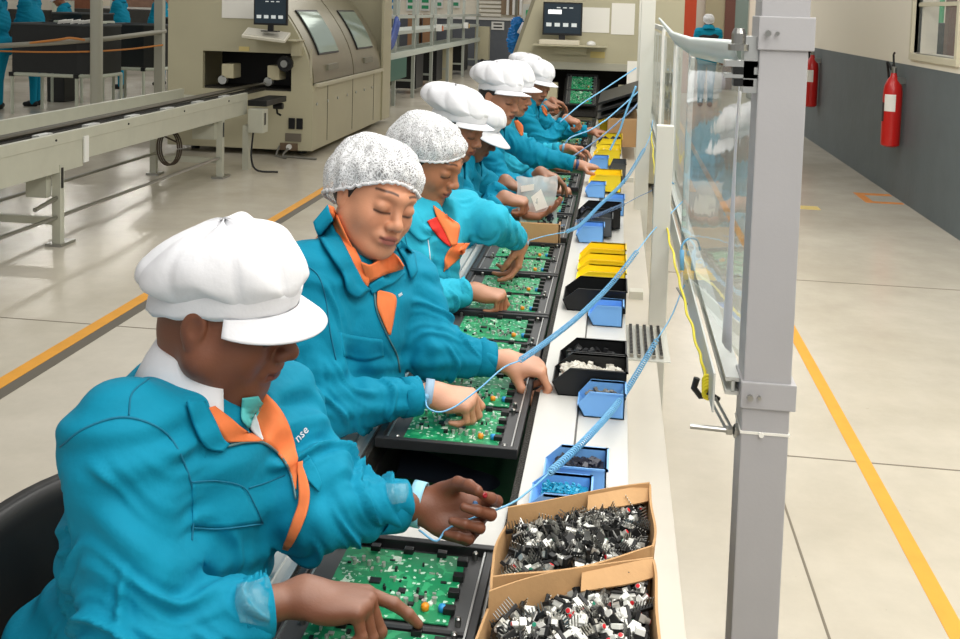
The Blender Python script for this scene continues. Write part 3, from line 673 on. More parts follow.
for k, (ya, yb) in enumerate(((Y0+.07, Y0+1.72), (Y0+1.76, Y0+3.2))):
    h_ = hoodpanel(ya, yb, 'hood_door')
    w0, w1 = ya+.30, ya+1.10
    pts = [(w0, 1.16), (w0+.03, 1.12), (w1-.08, 1.12), (w1, 1.16), (w1, 1.55), (w1-.06, 1.60), (w0+.06, 1.60), (w0, 1.55)]
    def pane(off, s, ny=20):
        G = []
        for z in np.linspace(1.12+s, 1.62-s, 14): G.append([(hood(z)+off, y, z) for y in np.linspace(w0+s, w1-s, 6)])
        return np.array(G)
    MB().shell(pane(.030, 0), -.03).build('window_rim', BLACKP, h_)
    MB().shell(pane(.036, .02), -.02).build('window_glass', mat('machine_window', (176, 196, 184), .08, metal=.5), h_)  # pale green base colour stands in for a reflection on the glass
    MB().box((hood(1.0)+.0, w0+.2, .93), (hood(1.0)+.045, w0+.62, 1.0)).build('lettering_plate', mat('dull_plate', (138, 136, 120), .4, metal=.3), h_)
q = MB().box((XR-.01, Y0+3.22, .07), (XR+.02, Y1, 2.6)).build('end_post', MACH, o)
MB().box((XR-.02, Y0+.1, .77), (XR+.04, Y0+3.2, .81), .006).build('waist_rail', mat('rail_pale', (196, 190, 166), .4), o)
for i in range(7): MB().lathe([(.018, 0), (.018, .012)], (XR, Y0+.15+i*.42, .58), 10, (1, 0, 0)).build('latch', ALU, o)
for i in (1, 3, 5): MB().box((XR, Y0+.02+i*.55, .12), (XR+.003, Y0+.03+i*.55, .76)).build('panel_gap', CHAIN, o)
for y in (Y0+.3, Y0+1.9, Y0+3.3):
    for x in (XL+.2, XR-.2): MB().lathe([(.05, 0), (.05, .02), (.02, .025), (.02, .09)], (x, y, 0), 12).build('foot', BLACKP, o)
# inside of the opening
MB().box((ox0-.02, Y0+.6, oz0-.02), (ox1+.02, Y0+.64, oz1+.02)).box((ox0-.02, Y0+.06, oz1), (ox1+.02, Y0+.6, oz1+.02)).build('tunnel_back', mat('tunnel_black', (16, 16, 15), .6), o)
MB().box((ox0-.02, Y0+.06, oz0-.03), (ox1+.02, Y0+.6, oz0+.02)).build('tunnel_floor', CHAIN, o)
for x in (-4.29, -3.76):
    MB().box((x-.07, Y0+.02, .84), (x+.07, Y0+.25, 1.0), .012).build('motor_block', mat('motor_ivory', (196, 188, 156), .4), o)
    MB().lathe([(.05, 0), (.05, .06)], (x-.06, Y0+.02, .82), 12, (0, 1, 0)).build('roller', ALU, o)
MB().lathe([(.085, 0), (.085, .05), (.06, .06)], (-3.60, Y0-.07, 1.03), 24, (0, 1, 0)).build('black_wheel', BLACKP, o)
MB().lathe([(.04, 0), (.04, .03)], (-3.60, Y0-.10, 1.03), 16, (0, 1, 0)).build('wheel_hub', STEEL, o)
for x in (-3.53, -3.44): MB().box((x-.035, Y0-.02, .31), (x+.035, Y0, .43), .004).build('breaker', BLACKP, o)
MB().box((-3.60, Y0-.015, .17), (-3.42, Y0, .26)).build('rating_plate', mat('plate_taupe', (112, 104, 92), .4), o)
MB().box((-3.66, Y0-.015, .07), (-3.46, Y0, .15)).build('socket_plate', mat('plate_brown', (110, 90, 70), .5), o)
MB().lathe([(.03, 0), (.03, .03)], (-3.55, Y0-.045, .11), 14, (0, 1, 0)).build('white_plug', WHITE, o)
MB().box((-4.15, Y0-.008, 1.15), (-4.03, Y0, 1.20)).build('sticker', mat('sticker_yellow', (214, 196, 130), .6), o)
MB().box((XR-.03, Y0-.012, .88), (XR-.0-.03+.02, Y0+.0, 1.2)).build('switch_strip', mat('pale_strip', (190, 184, 160), .5), o)
MB().tube(spline([(-3.55, Y0-.05, .10), (-3.60, Y0-.08, -.0+.02), (-3.5, Y0-.1, .012), (-3.2, Y0-.15, .012)], 14), .012, 6).tube(spline([(-3.66, Y0-.02, .12), (-3.68, Y0-.06, .015), (-3.52, Y0-.2, .012)], 12), .01, 6).build('power_cable', mat('cable_grey', (120, 118, 110), .5), o)
o2 = empty('keyboard_shelf', (-3.7, 10.4, 1.30), 'beige shelf arm under the keyboard on the soldering machine', 'shelf')
MB().box((-3.95, 10.32, 1.285), (-3.40, 10.60, 1.30), .003).box((-3.52, 10.50, 1.12), (-3.42, 10.60, 1.285)).build('shelf', MACH, o2)
o2 = empty('keyboard', (-3.72, 10.35, 1.31), 'ivory keyboard tilted on the shelf of the left soldering machine', 'keyboard')
kb = MB().obox((-3.73, 10.30, 1.345), (1, 0, -.09), (0, 1, .45), (.09, -.45, 1), .24, .10, .014).build('case', mat('keyboard_ivory', (226, 222, 206), .5), o2)
MB().obox((-3.73, 10.30, 1.362), (1, 0, -.09), (0, 1, .45), (.09, -.45, 1), .225, .08, .004).build('keys', mat('keys_ivory', (206, 202, 188), .5, bump=1, bscale=70), o2)
monitor((-3.67, 10.2, 1.60), .37, .29, 10.25, 'black monitor on the left soldering machine, above its keyboard', False)
q = MB().box((-4.35, 10.59, 1.51), (-3.87, 10.597, 2.0)).build('paper_sheet', PAPER); tag(q, 'white paper sheet taped on the left soldering machine beside the monitor', 'paper')

# ---------------------------------------------------------------- infeed conveyor, left
o = empty('infeed_conveyor', (-4, 6.5, 0), 'long grey conveyor on legs feeding the left soldering machine', 'conveyor')
ya, yb = 3.2, 9.7
MB().box((-3.74, ya, .70), (-3.70, yb, .775), .003).box((-3.735, ya, .51), (-3.705, 6.55, .70)).box((-3.735, 6.60, .56), (-3.705, yb, .70)).build('side_beam', CONV, o)
MB().box((-3.70, 6.545, .535), (-3.69, 6.605, .72)).build('joint_plate', WHITE, o)
MB().box((-4.42, ya, .60), (-4.38, yb, .79)).build('rear_beam', CONV, o)
MB().box((-4.38, ya, .66), (-3.74, yb, .67)).build('bed', CONV, o)
MB().tube([(-3.86, ya, .775), (-3.86, 10.62, .80)], .018, 8).tube([(-3.93, ya, .77), (-3.93, 10.62, .795)], .012, 8).build('guide_rod', mat('rod_dark', (96, 92, 80), .35, metal=.7), o)
MB().box((-3.90, ya, .735), (-3.80, 10.5, .765)).build('chain', CHAIN, o)
for y in np.arange(3.6, 9.6, .62): MB().box((-3.80, y, .735), (-3.745, y+.16, .78), .004).build('guide_clamp', ALUP, o)
for y in np.arange(4.2, 9.4, 1.0): MB().lathe([(.008, 0), (.008, .006)], (-3.70, y, .735), 8, (1, 0, 0)).build('screw', BLACKP, o)
for y in (6.25, 9.05):
    MB().box((-3.76, y, .02), (-3.70, y+.05, .56)).box((-3.80, y+.10, .02), (-3.765, y+.14, .56)).build('leg', CONV, o)
    MB().box((-4.44, y+.02, .02), (-4.38, y+.07, .60)).build('leg', CONV, o)
    MB().box((-3.698, y+.01, .40), (-3.695, y+.035, .54)).build('slot', BLACKP, o)
    MB().box((-4.40, y+.03, .14), (-3.76, y+.07, .19)).build('cross_bar', CONV, o)
    MB().box((-3.80, y-.02, 0), (-3.68, y+.16, .02)).build('foot_plate', STEEL, o); MB().box((-4.46, y-.02, 0), (-4.34, y+.12, .02)).build('foot_plate', STEEL, o)
MB().box((-3.92, 6.2, .34), (-3.77, 6.26, .56)).build('bracket', CONV, o)
MB().box((-3.98, 9.0, .38), (-3.76, 9.08, .56)).build('bracket', CONV, o)
MB().tube([(-3.73, ya, .20), (-3.73, 9.1, .20)], .014, 8).tube([(-4.36, ya, .22), (-4.36, 9.1, .22)], .014, 8).build('tie_rod', STEEL, o)
MB().tube([(-3.73, 6.0, .30), (-3.73, 6.3, .34)], .016, 8).build('rod_sleeve', STEEL, o)
q = empty('control_box', (-3.55, 9.7, .3), 'grey control box on a stand at the end of the left conveyor', 'control box')
MB().box((-3.66, 9.6, .38), (-3.50, 9.75, .62), .006).build('case', CONV, q); MB().box((-3.502, 9.64, .46), (-3.497, 9.68, .58)).build('switch', BLACKP, q)
MB().box((-3.72, 9.62, 0), (-3.66, 9.72, .45)).build('stand', CONV, q)
MB().tube(spline([(-3.60, 9.6, .38), (-3.58, 9.5, .15), (-3.50, 9.45, .03), (-3.3, 9.5, .015)], 14), .010, 6).build('cable', BLACKM, q)
q = MB()
for k in range(3): q.tube([(-4.05+.10*math.cos(a)+.01*k, 8.62+.02*k, .34+.16*math.sin(a)) for a in np.linspace(0, 6.2, 22)], .008, 6)
q.tube(spline([(-4.2, 8.6, .55), (-4.3, 8.62, .52), (-4.1, 8.6, .46), (-3.95, 8.6, .40)], 12), .008, 6)
tag(q.build('coiled_cable', mat('cable_brown', (70, 58, 46), .5)), 'brown coiled cable hanging under the left conveyor', 'cable')
q = empty('roller_end', (-3.5, 9.9, .7), 'dark gripper on the conveyor end in front of the machine opening', 'gripper')
MB().box((-3.70, 9.70, .64), (-3.50, 10.32, .70), .006).lathe([(.035, 0), (.035, .10)], (-3.60, 10.2, .60), 12, (1, 0, 0)).build('body', BLACKP, q)
MB().tube([(-3.58, 10.22, .6), (-3.56, 10.2, .52), (-3.52, 10.2, .50)], .012, 6).build('hook', BLACKP, q)
q = MB().box((-4.98, 9.75, .60), (-4.45, 10.4, .66), .004).build('side_table', CONV); tag(q, 'flat grey sheet beside the end of the left conveyor', 'sheet')
q['label'] = 'flat grey ledge between the left conveyor and its machine'

# ---------------------------------------------------------------- end machine at the end of the bench
o = empty('end_machine', (-.3, 10.5, 0), 'beige oven at the far end of the bench, swallowing the trays', 'machine')
Y0 = 9.75; l0, r0 = -1.0, .62
q = MB()
q.prism([(l0, 1.20), (r0, 1.20), (r0, 2.7), (l0+.48, 2.7)], Y0, Y0+.06, 'y'); q.box((l0, Y0, .05), (-.70, Y0+.06, 1.20)); q.box((.24, Y0, .05), (r0, Y0+.06, 1.20)); q.box((-.70, Y0, .05), (.24, Y0+.06, .70))
q.build('front_plate', MACH, o)
q = MB(); q.box((l0, Y0+.06, .05), (l0+.05, Y0+3, 1.2)).box((r0-.05, Y0+.06, .05), (r0, Y0+3, 2.7)).box((l0, Y0+3, .05), (r0, Y0+3.05, 2.6)); q.build('cabinet', MACH, o)
G = np.array([[(l0+.48*(z-1.2)/1.5, y, z) for z in np.linspace(1.2, 2.7, 10)] for y in (Y0+.06, Y0+3)]); MB().shell(G, .04).build('hood', MACHH, o)
MB().box((-.70, Y0+.9, .65), (.24, Y0+.95, 1.22)).box((-.70, Y0+.06, 1.2), (.24, Y0+.9, 1.22)).build('tunnel_back', MATS['tunnel_black'], o)
MB().box((-.70, Y0-.03, 1.13), (.30, Y0+.02, 1.20)).build('pale_lintel', mat('lintel', (176, 174, 158), .4), o)
for x in (-.70, .02): MB().box((x, Y0-.12, .84), (x+.14, Y0+.0, 1.0), .01).build('motor_block', MATS['motor_ivory'], o)
MB().box((-.26, Y0-.008, 1.25), (-.12, Y0, 1.31)).build('sticker', MATS['sticker_yellow'], o)
o2 = empty('keyboard_shelf', (-.5, 9.6, 1.36), 'beige shelf holding keyboard and mouse on the end oven', 'shelf')
MB().box((-.80, 9.45, 1.36), (-.10, 9.74, 1.375), .003).box((-.6, 9.66, 1.28), (-.3, 9.74, 1.36)).build('shelf', MACH, o2)
q = MB().box((-.74, 9.46, 1.376), (-.36, 9.62, 1.42), .006).build('keyboard', mat('keyboard_beige', (216, 208, 186), .5)); tag(q, 'beige keyboard lying on the shelf of the end oven', 'keyboard')
q = MB().lathe([(.04, 0), (.045, .015), (.038, .03), (.02, .04), (.003, .044)], (-.25, 9.52, 1.376), 16).build('computer_mouse', WHITE, smooth=True); tag(q, 'white mouse beside the keyboard on the end oven', 'mouse')
monitor((-.53, 9.5, 1.62), .375, .315, 9.55, 'black monitor with a white field on the end oven, above the bench', True)
for (a, b_, c_, d_, lb) in ((576, 7, 609, 33, 'white paper sheet on the end oven, right of the monitor'), (612, 3, 634, 35, 'white paper sheet on the end oven, the one nearer the plastic screens')):
    q = MB(); front_box(q, a, b_, c_, d_, Y0-.006, .004); tag(q.build('paper_sheet', PAPER), lb, 'paper')
q = MB().obox((.16, 9.35, 1.0), (1, 0, 0), (0, .1, 1), (0, 1, -.1), .065, .25, .008).build('white_board', PAPER); tag(q, 'upright white card panel at the far end of the bench', 'panel')

# ---------------------------------------------------------------- transfer rack far left of centre
o = empty('transfer_rack', (-3.9, 20, 0), 'pale grey transfer rack with rails and green flap behind the soldering machine', 'rack')
RK = mat('rack_grey', (168, 174, 166), .45)
x = -3.75
for y in (15.2, 16.6, 18.2, 20.0, 22.0, 24.2, 26.6):
    MB().box((x-.03, y-.03, 0), (x+.03, y+.03, 2.6)).build('upright', RK, o)
    MB().box((x-.73, y-.03, 0), (x-.67, y+.03, 2.6)).build('upright', RK, o)
    MB().box((x-.70, y-.02, .30), (x, y+.02, .34)).build('cross_bar', RK, o)
MB().box((x-.04, 15, .80), (x+.05, 27, .90)).box((x-.7, 15, .84), (x-.05, 27, .86)).build('lower_beam', mat('rack_pale', (186, 194, 184), .45), o)
MB().box((x-.02, 15, 1.48), (x+.03, 27, 1.54)).build('upper_rail', RK, o)
MB().box((x-.7, 16.5, 1.20), (x-.0, 27, 1.26)).build('mid_deck', RK, o)
MB().box((x+.05, 15.1, .45), (x+.07, 17.3, .80)).build('green_flap', mat('dark_green_panel', (46, 94, 80), .5), o)
MB().box((x-.6, 22.6, 0), (x-.1, 23.3, .84)).build('cabinet', MACH, o)
for y in (19, 21.2, 25): MB().box((x-.65, y, .1), (x-.1, y+.7, .78)).build('dark_cabinet', BLACKP, o)
MB().box((x-.1, 26.9, .3), (x+.28, 27.2, 1.2)).build('end_panel', MACH, o)
q = MB().lathe([(.16, 0), (.17, .02), (.17, .06), (.16, .08), (.05, .09)], (x+.12, 26.6, .172), 20, (1, 0, 0)).build('wheel', BLACKM); tag(q, 'black wheel leaning at the far foot of the transfer rack', 'wheel')
for y, cc, lb in ((20.3, (226, 120, 60), 'nearer'), (24.0, (230, 180, 40), 'farther')):
    q = empty('valve_block', (x+.07, y, 1.24), lb+' small valve block with coloured tag on the transfer rack', 'valve')
    MB().box((x+.03, y, 1.20), (x+.13, y+.12, 1.34)).build('white_body', WHITE, q); MB().box((x+.04, y+.13, 1.20), (x+.12, y+.25, 1.32)).build('black_coil', BLACKP, q); MB().box((x+.04, y+.26, 1.20), (x+.12, y+.38, 1.30)).build('coloured_tag', mat('tag%d' % y, cc, .5), q)
q = MB()
for k in range(4): q.tube([(x+.10, 15.7+.9*(a-.5)*1.3+.05*k, 1.50-.40*math.sin(math.pi*a)-.03*k) for a in np.linspace(0, 1, 16)], .035, 8)
tag(q.build('blue_hose', mat('navy_hose', (24, 62, 140), .45), smooth=True), 'loops of dark blue hose hanging on the transfer rack', 'hose')
for i, (u, v0_, v1_, c1) in enumerate(((394, -6, 10, (30, 140, 200)), (411, -8, 10, (40, 150, 100)), (425, -8, 10, (40, 150, 100)), (438, -8, 7, (50, 150, 110)), (455, -6, 7, (50, 150, 110)))):
    q = empty('wall_chart', P(u, 5, 28.9), ['leftmost', 'second', 'third', 'fourth', 'rightmost'][i]+' green and white chart on the far wall above the rack', 'chart', 'charts on the far wall above the rack')
    a = P(u-4.5, v0_, 28.9); b = P(u+4.5, v1_+1, 28.9)
    MB().box((a[0], 28.93, b[2]), (b[0], 28.945, a[2]+.3)).build('board', WHITE, q)
    for k in range(3): MB().box((a[0]+.04, 28.922, b[2]+.06+.18*k), (b[0]-.04, 28.93, b[2]+.16+.18*k)).build('colour_field', mat('chart%d' % i, c1, .6), q)
for u0, u1, lb in ((408, 418, 'left'), (423, 432, 'right')):
    q = MB(); front_box(q, u0, 14, u1, 66.5, 28.2, .4); tag(q.build('storage_box', mat('box_brown', (150, 112, 80), .7)), lb+' brown storage box standing behind the transfer rack', 'box', 'brown boxes behind the rack')
# shutter and shelving on the far wall
q = MB()
for k in range(7): front_box(q, 477, -12+4.2*k, 501, -8.6+4.2*k, 28.86, .06)
tag(q.build('roller_shutter', mat('shutter_ivory', (226, 222, 210), .5)), 'ivory slatted roller shutter on the far wall', 'shutter')
o = empty('wall_shelf', P(510, 10, 28.7), 'brown compartments with ivory uprights on the far wall right of the shutter', 'shelf')
q = MB(); front_box(q, 501, -12, 521, 15, 28.9, .05); q.build('back_panel', mat('brown_panel', (150, 128, 104), .6), o)
for u in (507, 513, 520): q = MB(); front_box(q, u, -12, u+1.5, 15, 28.7, .2); q.build('upright', WHITE, o)
q = empty('wall_sign', P(497, 26, 28.9), 'small white sign with dark lettering on the grey far wall', 'sign')
m_ = MB(); front_box(m_, 491.5, 21.5, 504, 30, 28.96, .02); m_.build('plate', WHITE, q)
for k in range(2): m_ = MB(); front_box(m_, 493.5, 23.2+3.4*k, 502, 24.8+3.4*k, 28.95, .008); m_.build('text_line', SMD, q)
o = empty('folder_stand', P(528, 15, 13.4), 'white stand with a green panel beside the end oven', 'stand')
for (a, b_, c_, d_, mm, nm) in ((523, 4, 536, 32, WHITE, 'white_panel'), (526, 10, 534, 25, mat('green_panel', (60, 186, 120), .5), 'green_panel')):
    m_ = MB(); front_box(m_, a, b_, c_, d_, 13.4 if nm == 'white_panel' else 13.37, .02); m_.build(nm, mm, o)
a = P(530, 32, 13.4); MB().box((a[0]-.02, 13.4, 0), (a[0]+.02, 13.42, a[2])).box((a[0]-.2, 13.3, 0), (a[0]+.2, 13.6, .03)).build('stand_pole', ALU, o)

# ---------------------------------------------------------------- left hall: posts, rail, crates
PG = mat('post_pale_green', (196, 202, 186), .45)
for (u0, u1, Y, lb) in ((90.8, 102.2, 13.0, 'round grey post in front of the black crates, the leftmost of the two'), ):
    a, b = P(u0, 50, Y), P(u1, 50, Y); q = MB().lathe([((b[0]-a[0])/2, 0), ((b[0]-a[0])/2, 3.2)], ((a[0]+b[0])/2, Y, 0), 20).build('round_post', mat('post_grey', (176, 176, 162), .45), smooth=False, angle=40); tag(q, lb, 'post')
a, b = P(154, 50, 14.2), P(162.2, 50, 14.2); q = MB().box((a[0], 14.2, 0), (b[0], 14.3, 3.2)).build('square_post', MATS['post_grey']); tag(q, 'square grey post left of the soldering machine', 'post')
q = MB().tube([P(-20, 47, 12.6), P(60, 42.5, 12.8), P(110, 38.5, 13.2), P(156, 32.5, 14.1), P(165, 31, 14.3)], .035, 8); tag(q.build('hand_rail', mat('rail_grey', (158, 156, 142), .45), smooth=True), 'grey hand rail crossing in front of the black crates', 'rail')
q = MB().tube(spline([P(-20, 50.5, 12.7), P(40, 52, 12.8), P(90, 51.5, 13), P(130, 49, 13.7), P(163, 45, 14.2)], 30), .012, 6).tube(spline([P(30, 43, 12.7), P(60, 39.5, 12.75), P(70, 38, 12.8), P(85, 40, 12.9)], 14), .016, 6)
tag(q.build('orange_cable', mat('orange_cable', (206, 132, 60), .5)), 'orange cable slung along the hand rail at the left', 'cable')
def crate(u0, u1, v0_, v1_, Y, label, mouth=True):
    r = empty('black_crate', P((u0+u1)/2, v1_, Y), label, 'crate', 'black crates on metal stands'); a = P(u0, v0_, Y); b = P(u1, v1_, Y); W = b[0]-a[0]; zb, zt = b[2], a[2]; t = .03; D = .75
    ch = .22*W
    out = [(a[0], Y), (b[0]-ch, Y), (b[0], Y+.12), (b[0], Y+D), (a[0], Y+D)]
    q = MB(); n = len(out)
    cxm = sum(p[0] for p in out)/n; cym = sum(p[1] for p in out)/n
    inn = [(p[0]+(cxm-p[0])*.06, p[1]+(cym-p[1])*.06) for p in out]
    vs = [(p[0], p[1], zb) for p in out]+[(p[0], p[1], zt) for p in out]+[(p[0], p[1], zt) for p in inn]+[(p[0], p[1], zb+.05) for p in inn]
    fs = []
    for i in range(n):
        j = (i+1) % n; fs += [(i, j, n+j, n+i), (n+i, n+j, 2*n+j, 2*n+i), (2*n+i, 2*n+j, 3*n+j, 3*n+i)]
    fs += [tuple(range(n))[::-1], tuple(3*n+i for i in range(n))]
    q.add(vs, fs).build('crate_body', mat('crate_black', (20, 24, 24), .35, vary=.1), r)
    MB().tube([(p[0], p[1], zt) for p in out], .018, 6, closed=True).build('crate_rim', mat('crate_rim', (60, 64, 64), .4), r)
    s = empty('crate_stand', (a[0]+W/2, Y+.3, 0), 'pale metal stand under the '+label, 'stand', 'metal stands under the crates')
    q = MB()
    for p0, p1 in ((out[0], out[1]), (out[1], out[2]), (out[2], out[3]), (out[3], out[4]), (out[4], out[0])): q.tube([(p0[0], p0[1], zb-.03), (p1[0], p1[1], zb-.03)], .026, 6)
    q.build('top_frame', PG, s)
    for p in out[:5]: MB().tube([(p[0], p[1], 0), (p[0], p[1], zb-.03)], .026, 6).build('leg', PG, s)
    for p in out[:3]: MB().box((p[0]-.035, p[1]-.035, zb-.06), (p[0]+.035, p[1]+.035, zb), .006).build('corner_joint', BLACKP, s)
crate(12, 95, 23.5, 75, 13.2, 'large black crate at the left, nearest the conveyor')
crate(103, 155, 24, 68, 15.4, 'black crate between the round and the square grey post')
crate(52, 90, 13, 21, 14.9, 'black crate set behind the nearest crate')
crate(157, 172, 18, 62, 16.2, 'black crate behind the square post by the soldering machine')
q = MB()
for i in range(9): q.obox(P(60+i*3.5+rng.uniform(-1, 1), 21.5+rng.uniform(-.6, .6), 13.4), (1, .3, .2), (0, 1, .4), (.2, 0, 1), .03, .02, .02)
oo = q.build('white_offcuts', PAPER); tag(oo, 'white offcuts lying in the nearest crate', 'offcuts', kind='stuff')
for i, (u0, v0_, u1, v1_, Y, c, nm, lb) in enumerate(((30, -6, 92, 9, 27, (150, 96, 72), 'brown_shelf', 'long reddish brown shelf along the back of the left hall'), (118, -3, 164, 8, 26, (168, 132, 112), 'pale_shelf', 'pale brown shelf at the back, behind the square post'), (52, 0, 66, 30, 24, (206, 210, 196), 'pale_cabinet', 'pale cabinet behind the second worker from the left'), (110, -4, 118, 30, 24, (200, 214, 200), 'pale_cabinet', 'pale narrow cabinet right of the round grey post'), (8, 9, 50, 40, 24.5, (52, 52, 52), 'dark_bench', 'dark bench behind the workers at the far left'), (60, 8, 165, 64, 25.5, (66, 66, 64), 'dark_bench', 'long dark bench at the back of the left hall'))):
    q = MB(); front_box(q, u0, v0_, u1, v1_, Y, .4)
    tag(q.build(nm, mat('bg_%d' % i, c, .6, vary=.1)), lb, nm.split('_')[1])
a = P(25, 40, 14.0)
q = MB().obox((-8.9, 15.1, 1.10), (1, .2, .1), (0, 1, 0), (-.1, 0, 1), .17, .22, .10).build('navy_bundle', mat('navy_cloth', (30, 44, 92), .7, bump=1, bscale=9)); tag(q, 'navy bundle lying between the two workers at the far left', 'bundle')
q = MB().box((-9.05, 14.9, .0), (-8.75, 15.3, 1.0), .02).build('dark_box', mat('crate_black', (20, 24, 24), .35)); tag(q, 'dark box carrying the navy bundle at the far left', 'box')
# ---------------------------------------------------------------- distance-field modelling for people
def cap(a, b, ra, rb=None, k=.01, op='u'): return ('c', np.array(a, float), np.array(b, float), ra, ra if rb is None else rb, k, op)
def ell(c, r, R=None, k=.01, op='u'): return ('e', np.array(c, float), np.array(r if hasattr(r, '__len__') else (r, r, r), float), R, 0, k, op)
def prim_d(p, Q):
    if p[0] == 'c':
        a, b = p[1], p[2]; ab = b-a; L2 = float(ab@ab)+1e-12
        h = np.clip(((Q-a)@ab)/L2, 0, 1); return np.linalg.norm(Q-a-h[..., None]*ab, axis=-1)-(p[3]+(p[4]-p[3])*h)
    q = Q-p[1]
    if p[3] is not None: q = q@p[3]
    k0 = np.linalg.norm(q/p[2], axis=-1); k1 = np.linalg.norm(q/p[2]**2, axis=-1)+1e-9
    return k0*(k0-1)/k1
def prim_box(p):
    if p[0] == 'c': r = max(p[3], p[4]); return np.minimum(p[1], p[2])-r, np.maximum(p[1], p[2])+r
    r = max(p[2]); return p[1]-r, p[1]+r
def sdf_mesh(prims, h, lo=None, hi=None):
    m = .03 if h < .008 else .06
    if lo is None:
        bx = [prim_box(p) for p in prims if p[6] == 'u']; lo = np.min([b[0] for b in bx], 0)-3*h; hi = np.max([b[1] for b in bx], 0)+3*h
    lo = np.array(lo, float); hi = np.array(hi, float); n = np.ceil((hi-lo)/h).astype(int)+1
    D = np.full(n, .2, 'f4')
    ax = [lo[i]+h*np.arange(n[i]) for i in range(3)]
    for p in prims:
        b0, b1 = prim_box(p); mm = max(m, p[5]*1.5)
        i0 = np.clip(np.floor((b0-mm-lo)/h).astype(int), 0, n); i1 = np.clip(np.ceil((b1+mm-lo)/h).astype(int)+1, 0, n)
        if (i1 <= i0).any(): continue
        sl = tuple(slice(a, b) for a, b in zip(i0, i1))
        Q = np.stack(np.meshgrid(ax[0][sl[0]], ax[1][sl[1]], ax[2][sl[2]], indexing='ij'), -1)
        d = prim_d(p, Q); c = D[sl]; k = p[5]
        if p[6] == 'u':
            t = np.maximum(k-np.abs(c-d), 0)/k; D[sl] = np.minimum(c, d)-t*t*k*.25
        else:
            t = np.maximum(k-np.abs(c+d), 0)/k; D[sl] = np.maximum(c, -d)+t*t*k*.25
    D[0], D[-1], D[:, 0], D[:, -1], D[:, :, 0], D[:, :, -1] = .05, .05, .05, .05, .05, .05
    g = vdb.FloatGrid(.2); g.copyFromArray(np.ascontiguousarray(D, dtype='f4')); r = g.convertToQuads(0.0)
    pts, quads = np.array(r[0]), np.array(r[1])
    return pts*h+lo, quads[:, ::-1]
def smooth_pts(V, Q, it=2):
    E = np.vstack([Q[:, [0, 1]], Q[:, [1, 2]], Q[:, [2, 3]], Q[:, [3, 0]]])
    for _ in range(it):
        S = np.zeros_like(V); c = np.zeros(len(V))
        for a, b in ((0, 1), (1, 0)):
            for k in range(3): S[:, k] += np.bincount(E[:, a], V[E[:, b], k], len(V))
            c += np.bincount(E[:, a], minlength=len(V))
        V = V*.5+.5*S/np.maximum(c, 1)[:, None]
    return V
def vnormals(V, Q):
    n = np.cross(V[Q[:, 2]]-V[Q[:, 0]], V[Q[:, 3]]-V[Q[:, 1]]); N = np.zeros_like(V)
    for j in range(4):
        for k in range(3): N[:, k] += np.bincount(Q[:, j], n[:, k], len(V))
    return N/(np.linalg.norm(N, axis=1, keepdims=True)+1e-12)
def link_mesh(name, V, Q, m, parent, col=None, smooth=True):
    me = bpy.data.meshes.new(name); me.vertices.add(len(V)); me.vertices.foreach_set('co', np.asarray(V, 'f4').ravel())
    me.loops.add(len(Q)*4); me.loops.foreach_set('vertex_index', np.asarray(Q, 'i4').ravel())
    me.polygons.add(len(Q)); me.polygons.foreach_set('loop_start', np.arange(0, len(Q)*4, 4, dtype='i4')); me.polygons.foreach_set('loop_total', np.full(len(Q), 4, 'i4'))
    me.update(calc_edges=True); me.validate()
    if smooth: me.shade_smooth()
    if col is not None:
        a = me.color_attributes.new('Col', 'FLOAT_COLOR', 'POINT'); c = np.ones((len(V), 4), 'f4'); c[:, :3] = col; a.data.foreach_set('color', c.ravel())
    me.materials.append(m); o = bpy.data.objects.new(name, me); COL.objects.link(o)
    o.parent = parent; o.matrix_parent_inverse = WM[parent].inverted(); WM[o] = Matrix.Identity(4); return o
def bvh(V, Q): return BVHTree.FromPolygons([tuple(v) for v in V], [tuple(int(i) for i in q) for q in Q])

SKIN = mat('skin', (150, 95, 65), .48, attr='Col', bump=.06, bscale=260, vary=.05, vscale=18)
JACK = mat('teal_jacket_cloth', (0, 134, 166), .8, bump=.5, bscale=16, vary=.05, vscale=9, spec=.25)
JACK2 = mat('pale_teal_jacket_cloth', (40, 170, 198), .8, bump=.5, bscale=18, vary=.05, vscale=9, spec=.25)
JSEAM = mat('jacket_seam', (0, 112, 142), .8)
LINE = mat('orange_lining', (238, 126, 68), .75, bump=.12, bscale=40, vary=.04, vscale=20)
CLOTHW = mat('white_cap_cloth', (224, 225, 229), .8, bump=.12, bscale=60)
REDS = mat('red_shirt', (214, 40, 30), .8); TROUS = mat('navy_trousers', (34, 44, 60), .85)
HAIR = mat('black_hair', (26, 20, 18), .55, bump=.5, bscale=180)
TAPE = mat('shiny_clear_tape', (150, 205, 215), .10, spec=.9, alpha=.13)
STRAPB = mat('blue_wrist_strap', (120, 178, 214), .55); CORDB = mat('blue_cord', (122, 190, 234), .35); CORDY = mat('yellow_cord', (232, 216, 40), .45)
NET = bpy.data.materials.new('hairnet_mesh'); NET.use_nodes = True; MATS['hairnet_mesh'] = NET
nt = NET.node_tree; b = nt.nodes['Principled BSDF']; N = nt.nodes.new; L = nt.links.new
b.inputs['Base Color'].default_value = (.86, .87, .89, 1); b.inputs['Roughness'].default_value = .7
tc = N('ShaderNodeTexCoord'); mp = N('ShaderNodeMapping'); mp.inputs['Scale'].default_value = (1, 1, 1)
n0 = N('ShaderNodeTexNoise'); n0.inputs['Scale'].default_value = 22; n0.inputs['Detail'].default_value = 3; vm = N('ShaderNodeVectorMath'); vm.operation = 'MULTIPLY_ADD'; vm.inputs[1].default_value = (.06, .06, .06)
L(tc.outputs['Object'], n0.inputs['Vector']); L(n0.outputs['Color'], vm.inputs[0]); L(tc.outputs['Object'], vm.inputs[2])
